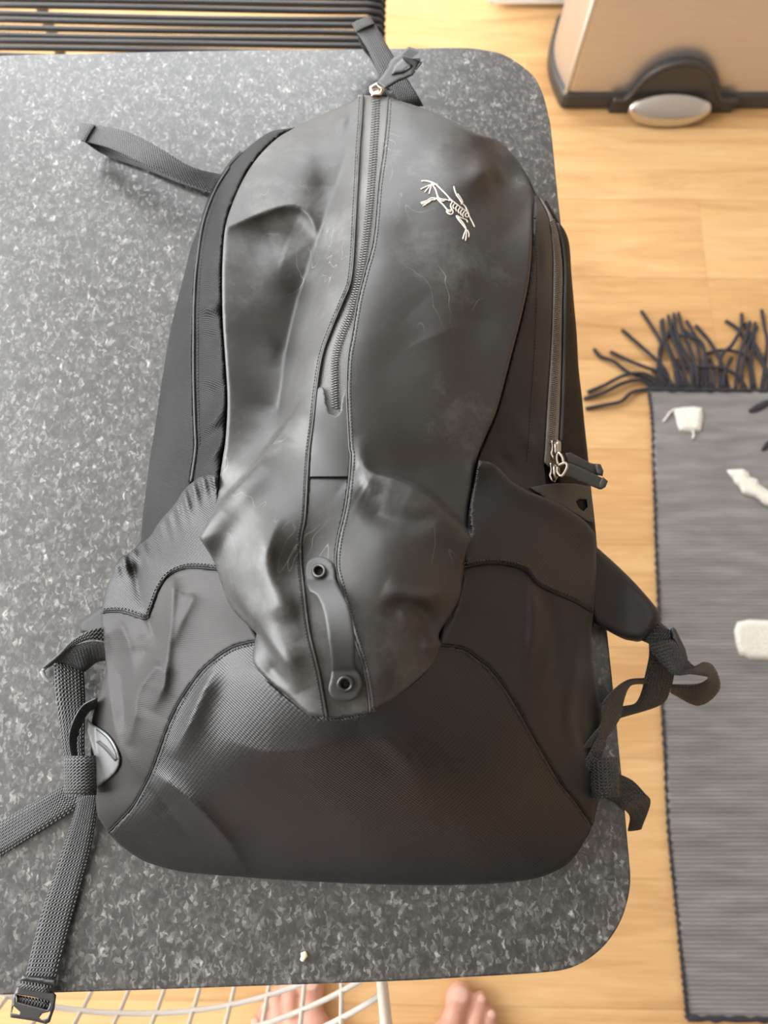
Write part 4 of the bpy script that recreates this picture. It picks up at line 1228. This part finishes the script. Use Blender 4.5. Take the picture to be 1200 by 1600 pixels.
# zip garage: rubber tongue closing the lower end of the zip
gar = [(492, 612), (500, 604), (505, 606), (508, 616), (510, 634), (516, 647), (525, 650), (532, 643), (534, 624), (538, 611), (543, 606), (545, 640), (547, 700), (548, 718), (545, 745), (484, 745), (486, 700), (490, 655)]
sheet('zip_garage', resample(gar, 3.0), off(ZS, .0062), M['rubber'], bag, 3.2, thick=.0012)
sheet('lower_placket', smooth_outline([[(484, 745), (545, 745)], [(545, 745), (540, 786), (527, 845), (524, 886), (533, 923), (550, 986), (566, 1036), (575, 1082), (577, 1111)], [(577, 1111), (547, 1118), (513, 1122)], [(513, 1122), (500, 1055), (484, 986), (476, 923), (471, 873), (472, 840), (478, 807), (484, 745)]], 3.2), off(ZS, .0048), M['shell'], bag, 3.2)

# hanging loop with two eyelets
hl = zc(280, 640, 2.4, [(470, 590), (473, 635), (488, 678), (518, 700), (542, 760), (558, 850), (571, 950), (569, 1000), (560, 1048), (576, 1083), (620, 1096), (664, 1081), (686, 1040), (681, 1000), (661, 960), (661, 880), (651, 800), (636, 740), (604, 672), (588, 640), (582, 595), (562, 563), (522, 551), (486, 562)])
e1 = (498, 892); e2 = (539.6, 1069)
circ = lambda c, r, n=20: [(c[0] + r * math.cos(2 * math.pi * k / n), c[1] + r * math.sin(2 * math.pi * k / n)) for k in range(n)]
def hz(P):
    t = np.clip((P[:, 1] - 905) / (1048 - 905), 0, 1)
    return ZS(P) + .0085 + .011 * np.sin(np.pi * t) ** .8
hang = sheet('hanging_loop', catmull(hl, step=3.0, closed=True), hz, M['rubber'], bag, 3.2, 2.5, .0006, thick=.0016, holes=[circ(e1, 6.5), circ(e2, 7.0)])
for c, r in ((e1, 9.0), (e2, 10.5)):
    ring = on(hz, circ(c, r, 28), .0010)
    V = []; Fc = []
    ctr = sum(ring, Vector()) / len(ring)
    nr = 8
    for i, p in enumerate(ring):
        d = (p - ctr); rr = d.length; d.normalize()
        for k in range(nr):
            a = 2 * math.pi * k / nr
            V.append(p + d * (math.cos(a) * rr * .30) + Vector((0, 0, 1)) * (math.sin(a) * .0012))
    n = len(ring)
    for i in range(n):
        for k in range(nr):
            Fc.append((i * nr + k, i * nr + (k + 1) % nr, ((i + 1) % n) * nr + (k + 1) % nr, ((i + 1) % n) * nr + k))
    build('eyelet', V, Fc, M['eyelet'], hang)
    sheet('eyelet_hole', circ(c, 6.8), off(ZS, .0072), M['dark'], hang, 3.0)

# embroidered emblem
lg = [[(350, 258), (400, 257), (450, 270), (490, 292), (540, 340), (590, 390), (620, 425), (680, 475), (740, 520), (780, 550), (810, 610), (832, 650), (850, 690)],
      [(455, 290), (420, 300), (345, 335)], [(440, 295), (410, 330), (385, 362)], [(448, 295), (437, 330), (425, 378)], [(440, 285), (475, 293), (508, 290)],
      [(455, 290), (485, 340), (505, 400), (530, 425), (600, 435)], [(505, 400), (500, 425), (555, 480), (600, 530), (640, 525)], [(510, 425), (545, 447), (572, 442)],
      [(495, 427), (460, 416), (430, 425), (400, 445), (345, 460)], [(490, 432), (440, 438), (400, 460), (350, 472)], [(440, 445), (400, 470), (365, 490)], [(450, 432), (410, 462), (380, 486)],
      [(600, 435), (640, 447), (625, 490), (648, 550), (628, 571), (595, 555), (585, 535)], [(585, 537), (620, 547), (637, 522)],
      [(665, 468), (646, 495), (660, 522)], [(690, 487), (672, 515), (684, 542)], [(715, 505), (696, 535), (706, 562)], [(740, 522), (717, 552), (728, 582)], [(760, 540), (737, 570), (745, 597)], [(776, 556), (760, 580), (782, 602)],
      [(655, 308), (665, 345), (680, 385), (710, 430), (735, 470), (765, 500), (780, 550)], [(690, 376), (715, 412), (737, 455), (722, 477)],
      [(785, 648), (772, 622), (720, 602), (680, 585), (700, 620), (740, 670), (775, 715)], [(690, 592), (745, 655), (772, 708)],
      [(772, 710), (752, 760), (740, 802)], [(775, 715), (771, 770), (765, 817)], [(780, 715), (796, 750), (795, 786)], [(780, 560), (795, 580), (788, 600)], [(755, 485), (775, 520), (800, 580)]]
A = Acc()
for L in lg:
    P = catmull(zc(600, 240, 6.0, L), step=1.6)
    W = on(ZS, P, .0073)
    m = len(W)
    V, Fc = tube_geo(W, [.00050 if 0 < i < m - 1 else .00035 for i in range(m)], 6); A.add(V, Fc)
em = A.build('emblem', M['logo'], fpr); em['label'] = 'pale embroidered skeleton creature emblem'

# top zip pull: pentagon ring, rubber pull with folded end
pz = .066
def plate(name, pts, h, thick, mat, parent, holes=(), roll=1.5, rollh=.0006, step=3.0):
    """flat shaped piece; h is one height, or a function of pixels"""
    zf = h if callable(h) else (lambda P: np.full(len(P), float(h)))
    return sheet(name, resample(pts, step), zf, mat, parent, step, roll, rollh, thick=thick, holes=[resample(x, step) for x in holes])
R3 = lambda L: zc(500, 0, 4.615, L)
ring_o = R3([(410, 592), (355, 625), (358, 665), (380, 688), (440, 688), (468, 645)]); ring_i = R3([(408, 614), (375, 632), (378, 655), (393, 668), (430, 666), (442, 640)])
zpull = plate('zip_pull', R3([(412, 592), (448, 545), (490, 490), (508, 440), (530, 415), (592, 378), (725, 440), (668, 540), (560, 585), (472, 640)]), lambda P: .074 + (700 - P[:, 1]) * 0 + np.clip((612 - P[:, 0]) / 40, -1, 1) * -.004, .0022, M['rubber'], bag)
plate('pull_window', R3([(515, 535), (535, 470), (598, 415), (665, 468), (660, 478), (600, 520)]), lambda P: .0755 + np.clip((612 - P[:, 0]) / 40, -1, 1) * -.004, .0010, M['plastic'], zpull)
# folded end: bright crumpled facets
fe = [R3(p) for p in ([(592, 378)], [(640, 335)], [(715, 360)], [(720, 402)], [(725, 440)], [(660, 405)])]
hs = [.078, .088, .090, .086, .076, .079]
V = [at(p[0][0], p[0][1], h) for p, h in zip(fe, hs)]
V2 = [v - Vector((0, 0, .002)) for v in V]
build('pull_fold', V + V2, [(0, 5, 1), (1, 5, 2), (2, 5, 3), (3, 5, 4), (0, 1, 7, 6), (1, 2, 8, 7), (2, 3, 9, 8), (3, 4, 10, 9), (6, 7, 11), (7, 8, 11), (8, 9, 11), (9, 10, 11)], M['tab'], zpull, False)
plate('pull_side', R3([(750, 412), (735, 455), (668, 545), (560, 592), (476, 642), (474, 630), (560, 580), (664, 534), (724, 438)]), .066, .006, M['plastic'], zpull)
plate('pull_ring', ring_o, .070, .0022, M['metal'], zpull, holes=[ring_i], roll=1.2)
plate('slider', R3([(378, 640), (430, 640), (440, 690), (370, 690)]), .068, .004, M['metal'], zpull)
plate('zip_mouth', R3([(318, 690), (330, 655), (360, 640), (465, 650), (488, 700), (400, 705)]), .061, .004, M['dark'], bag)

# right side zipper
tw = sheet('zipper_tape', smooth_outline([seamR1, [(850, 722), (868, 740)], rev(seamR2), [(848, 312), (842, 308)]], 3.2), off(ZB, .0004), M['tape_warm'], bag, 3.2)
zipper([((a[0] + b[0]) / 2, (a[1] + b[1]) / 2) for a, b in zip(seamR1[1:-1], seamR2[1:-1])] , ZB, .0012, tw, 4.0, 3.4, M['tape_warm'])
def zip_slider(cx, cy, h, parent):
    c = [(cx - 8, cy - 14), (cx - 3, cy - 15), (cx, cy - 11), (cx + 4, cy - 15), (cx + 10, cy - 12), (cx + 10, cy + 2), (cx + 6, cy + 10), (cx + 2, cy + 17), (cx - 6, cy + 17), (cx - 10, cy + 6), (cx - 7, cy - 3)]
    s = plate('zip_slider', c, h, .004, M['gun'], parent, roll=3, rollh=.0015)
    b = [at(cx - 1, cy - 11, h + .0005), at(cx, cy - 5, h + .004), at(cx + 1, cy + 5, h + .0045), at(cx + 1, cy + 12, h + .001)]
    tube('bridge', [Vector(p) for p in catmull(b, n=4)], .0014, M['gun'], s, 8)
    return s
h1 = float(ZB(np.array([[868, 700]]))[0]); h2 = float(ZB(np.array([[866, 735]]))[0])
s1 = zip_slider(867, 702, h1 + .006, bag); s2 = zip_slider(865, 737, h2 + .006, bag)
R5 = lambda L: zc(700, 660, 2.609, L)
# rings and rubber tabs of the two sliders
tube('pull_ring', [Vector(p) for p in catmull([at(871, 708, h1 + .012), at(877, 712, h1 + .013), at(880, 722, h1 + .013), at(875, 728, h1 + .012), at(870, 720, h1 + .012)], n=5, closed=True)], .0011, M['gun'], s1, 7)
tube('pull_ring', [Vector(p) for p in catmull([at(872, 728, h2 + .013), at(884, 724, h2 + .014), at(885, 732, h2 + .014), at(877, 744, h2 + .013), at(871, 738, h2 + .012)], n=5, closed=True)], .0011, M['gun'], s2, 7)
def slope(h0, h1_, x0, x1): return lambda P: h0 + (h1_ - h0) * np.clip((P[:, 0] - x0) / (x1 - x0), 0, 1)
t1 = plate('pull_tab', R5([(478, 125), (500, 122), (580, 165), (600, 170), (622, 172), (632, 200), (628, 218), (600, 215), (560, 195), (490, 165)]), slope(h1 + .010, h1 - .004, 883, 942), .0022, M['rubber'], s1)
plate('tab_end', R5([(598, 168), (622, 170), (634, 198), (630, 220), (606, 212)]), h1 + .000, .004, M['plastic'], t1)
t2 = plate('pull_tab', R5([(484, 168), (500, 166), (560, 192), (632, 228), (650, 238), (640, 262), (618, 274), (560, 250), (478, 215)]), slope(h2 + .014, h2 + .002, 883, 948), .0026, M['rubber'], s2)
plate('tab_end', R5([(632, 222), (652, 240), (642, 264), (624, 274), (612, 262), (618, 238)]), h2 + .0045, .005, M['plastic'], t2)
# grey tongue inside the right pocket mouth
plate('zip_tongue', R5([(335, 266), (390, 254), (440, 247), (520, 250), (580, 262), (588, 330), (594, 408), (560, 400), (480, 350), (400, 310)]), lambda P: ZB(P) + .0035, .002, M['rubber'], bag, holes=[R5([(520, 322), (535, 312), (565, 314), (570, 345), (552, 362), (532, 348)])])

# ---- webbing and straps ----
def B(px, py, dz=0.0): return float(ZB(np.array([[px, py]], float))[0]) + dz
w1 = ribbon('haul_webbing', [(142, 194, .022), (200, 207, .030), (250, 232, .034), (300, 261, .030), (352, 274, .022)], [(126, 219, .020), (172, 232, .028), (222, 255, .032), (272, 278, .028), (335, 303, .020)], M['web'], bag)
ribbon('webbing_hem', [(128, 192, .0225), (142, 195, .0245), (149, 196, .0245)], [(122, 216, .0205), (127, 220, .0225), (134, 222, .0225)], M['web'], w1, .0028)
ribbon('webbing_underside', [(140, 197, .020), (180, 214, .004), (240, 240, .003), (300, 268, .004), (345, 285, .006)], [(128, 219, .018), (165, 243, .003), (225, 264, .002), (280, 286, .003), (335, 304, .004)], M['web'], w1)
w2 = ribbon('haul_webbing', [(551, 39, .030), (559, 52, .032), (576, 80, .034), (595, 117, .034), (621, 155, .030), (628, 166, .026)], [(579, 28, .030), (593, 50, .032), (608, 76, .034), (630, 112, .034), (652, 148, .032), (662, 166, .026)], M['web'], bag)
ribbon('webbing_hem', [(550, 38, .031), (555, 46, .033), (558, 50, .033)], [(578, 27, .031), (583, 34, .033), (586, 38, .033)], M['web'], w2, .0028)
ribbon('webbing_underside', [(556, 48, .028), (566, 75, .018), (580, 95, .012), (605, 140, .012)], [(582, 36, .028), (590, 62, .018), (606, 82, .012), (640, 128, .012)], M['web'], w2)

# left shoulder strap end, folding webbing and ladder lock
sheet('shoulder_pad', resample([(170, 945), (155, 949), (140, 960), (128, 969), (123, 978), (125, 989), (140, 992), (170, 990)], 3), lambda P: .020 + (P[:, 0] - 125) * .0002, M['knit'], bag, 3.0, 7, .005, thick=.010)
ribbon('webbing', [(170, 978, .046), (140, 985, .050), (112, 1001, .046), (92, 1022, .034), (66, 1044, .020)], [(170, 1003, .044), (143, 999, .047), (122, 1005, .043), (105, 1017, .033), (80, 1040, .018)], M['web'], bag)
ribbon('webbing', [(168, 1006, .042), (142, 1002, .044), (118, 1008, .040), (98, 1022, .030), (86, 1034, .020)], [(170, 1030, .012), (150, 1035, .010), (130, 1050, .006), (112, 1046, .005), (92, 1040, .005)], M['web'], bag)
plate('ladder_lock', zc(0, 940, 4.446, [(275, 490), (300, 455), (345, 425), (380, 405), (372, 440), (335, 460), (312, 480), (318, 510), (345, 545), (380, 565), (375, 580), (325, 560), (290, 525)]), .014, .008, M['tab'], bag)
ribbon('webbing', [(84, 1032, .018), (86, 1075, .016), (93, 1131, .016), (99, 1176, .018), (106, 1200, .020)], [(131, 1050, .014), (133, 1086, .013), (133, 1115, .013), (132, 1165, .015), (134, 1200, .018)], M['web'], bag)
ribbon('webbing', [(152, 1090, .045), (128, 1104, .044), (112, 1134, .042), (108, 1160, .040), (113, 1190, .040)], [(152, 1106, .022), (138, 1113, .021), (124, 1138, .020), (119, 1164, .020), (122, 1192, .022)], M['web'], bag)
# rolled webbing keepers
def roll(name, cx, cy, w_px, h_px, hz_, ang, turns=1.6, mat=None, parent=bag):
    """webbing wound flat around itself, axis along the picture's vertical tilted by ang"""
    a = []; b = []
    n = 40
    sx, sy = math.sin(ang), math.cos(ang)
    for i in range(n + 1):
        t = i / n
        th = -2 * math.pi * turns * t + math.pi * .9
        k = 1 - .42 * t
        ox = (w_px / 2) * k * math.cos(th); oz = .0085 * k * math.sin(th)
        p = (cx + ox * sy, cy - ox * sx)
        a.append((p[0] - sx * h_px / 2, p[1] - sy * h_px / 2, hz_ + oz)); b.append((p[0] + sx * h_px / 2, p[1] + sy * h_px / 2, hz_ + oz))
    return ribbon(name, a, b, M['web'], parent, .0017, n=1)
roll('webbing_roll', 126, 1212, 52, 62, .034, .02)
tabL = sheet('webbing_tab', catmull(zc(0, 940, 4.446, [(608, 815), (640, 848), (740, 918), (800, 1000), (832, 1100), (800, 1185), (720, 1255), (655, 1290), (650, 1180), (655, 1080), (618, 960), (600, 900)]), step=3.0, closed=True), lambda P: np.maximum(ZB(P) + .006, .036) + .004 * np.clip((P[:, 1] - 1150) / 60, -1, 1) * 0, M['tab'], bag, 3.0, 3, .001, thick=.002)
stitches(zc(0, 940, 4.446, [(660, 880), (740, 945), (790, 1020), (815, 1095)]), lambda P: np.maximum(ZB(P) + .006, .036), .0004, tabL, 0, 3.0, 2.2)
ribbon('bar_tack', [(a, b, max(B(a, b) + .006, .036) + .0006) for a, b in zc(0, 940, 4.446, [(668, 975), (730, 1030), (800, 1110)])], [(a, b, max(B(a, b) + .006, .036) + .0006) for a, b in zc(0, 940, 4.446, [(690, 965), (750, 1018), (815, 1095)])], M['thread'], tabL, .0006)
# straps running off the table
ribbon('webbing', [(150, 1206, .012), (102, 1226, .010), (50, 1255, .006), (0, 1284, .003), (-60, 1318, .002), (-130, 1350, .002)], [(165, 1238, .012), (140, 1251, .010), (50, 1306, .006), (0, 1337, .003), (-60, 1372, .002), (-130, 1408, .002)], M['web'], bag)
lowst = ribbon('webbing', [(122, 1245, .016), (115, 1275, .012), (100, 1320, .006), (82, 1375, .004), (67, 1420, .004), (52, 1475, .005), (40, 1527, .009)], [(156, 1240, .016), (152, 1268, .012), (142, 1325, .006), (130, 1370, .004), (115, 1425, .004), (102, 1472, .005), (87, 1530, .009)], M['web'], bag)
# buckle hanging over the near edge
Z6 = lambda L: zc(0, 1500, 6.0, L)
bk = plate('buckle', Z6([(170, 235), (120, 345), (95, 515), (100, 540), (240, 560), (330, 575), (430, 602), (468, 582), (512, 455), (528, 330), (498, 298), (330, 262)]), .010, .004, M['plastic'], bag, holes=[Z6([(152, 322), (300, 345), (468, 388), (462, 425), (445, 468), (300, 432), (150, 392), (146, 350)]), Z6([(128, 432), (190, 488), (180, 508), (112, 498)]), Z6([(368, 540), (395, 502), (470, 482), (452, 528), (428, 552), (390, 560)])], roll=2.5, rollh=.001, step=2.5)
ribbon('webbing_fold', [(25, 1554, .007), (27, 1562, .008), (25, 1570, .006)], [(79, 1564, .007), (78, 1573, .008), (75, 1581, .006)], M['web'], bk)
plate('slider_bar', Z6([(205, 150), (360, 165), (530, 190), (520, 245), (350, 205), (190, 195)]), .0125, .004, M['plastic'], bk, roll=2.0, rollh=.0012)
ribbon('webbing_fold', [(31, 1533, .011), (30, 1538, .012), (28, 1542, .011)], [(81, 1541, .011), (80, 1546, .012), (77, 1551, .011)], M['web'], bk)

# right shoulder strap and its webbing
R6 = lambda L: zc(840, 840, 3.333, L)
sheet('shoulder_pad', catmull(R6([(270, 20), (300, 42), (420, 150), (520, 250), (618, 365), (634, 405), (630, 435), (590, 500), (535, 540), (490, 538), (440, 525), (360, 482), (290, 432), (265, 300)]), step=3.2, closed=True), lambda P: .024 + .0 * P[:, 0] + .004 * np.sin(P[:, 0] * .05), M['knit'], bag, 3.2, 14, .008, thick=.011)
plate('strap_fold', R6([(620, 425), (700, 490), (712, 530), (680, 548), (600, 560), (560, 545), (540, 535)]), lambda P: .020 + (P[:, 0] - 1000) * -.00005, .005, M['web'], bag, roll=4, rollh=.003)
plate('ladder_lock', R6([(690, 480), (702, 464), (722, 480), (745, 530), (770, 580), (782, 632), (768, 638), (735, 590), (708, 530)]), .022, .006, M['plastic'], bag, roll=2.5, rollh=.0012)
ribbon('webbing', [(1014, 1006, .016), (1014, 1026, .014), (1008, 1056, .008), (1003, 1080, .004), (993, 1099, .002), (973, 1104, .004), (955, 1112, .006)], [(1052, 1000, .016), (1053, 1030, .014), (1053, 1052, .006), (1047, 1077, -.004), (1032, 1101, -.008), (974, 1120, .000), (958, 1124, .002)], M['web'], bag)
ribbon('webbing', [(1014, 1004, .019), (1017, 1017, .022), (1038, 1041, .026), (1053, 1054, .028), (1080, 1053, .026), (1104, 1057, .022), (1105, 1062, .012), (1089, 1069, .002), (1050, 1070, -.004)],
       [(1052, 1000, .019), (1056, 1005, .022), (1073, 1030, .022), (1087, 1042, .018), (1098, 1035, .010), (1115, 1042, .000), (1124, 1076, -.010), (1092, 1102, -.016), (1047, 1082, -.016)], M['web'], bag)
ribbon('webbing', [(908, 1169, .040), (924, 1150, .036), (939, 1130, .034), (940, 1101, .036), (957, 1080, .034), (981, 1063, .026), (1010, 1060, .016)], [(943, 1165, .020), (948, 1152, .018), (955, 1143, .016), (970, 1118, .014), (974, 1095, .012), (985, 1071, .010), (1010, 1068, .004)], M['web'], bag)
ribbon('webbing', [(905, 1200, .040), (920, 1178, .036), (938, 1140, .030)], [(907, 1222, .034), (936, 1188, .030), (946, 1160, .024)], M['web'], bag)
roll('webbing_roll', 945, 1215, 46, 62, .028, .06)
ribbon('webbing', [(955, 1204, .020), (969, 1210, .018), (990, 1221, .012), (1007, 1239, .006), (1016, 1254, -.002), (1002, 1295, -.016)], [(930, 1240, .016), (943, 1246, .014), (960, 1254, .006), (972, 1262, .004), (984, 1276, -.008), (981, 1298, -.018)], M['web'], bag)
ribbon('webbing', [(906, 1212, .034), (904, 1235, .030), (902, 1256, .026)], [(938, 1240, .018), (932, 1262, .016), (926, 1290, .012)], M['web'], bag)
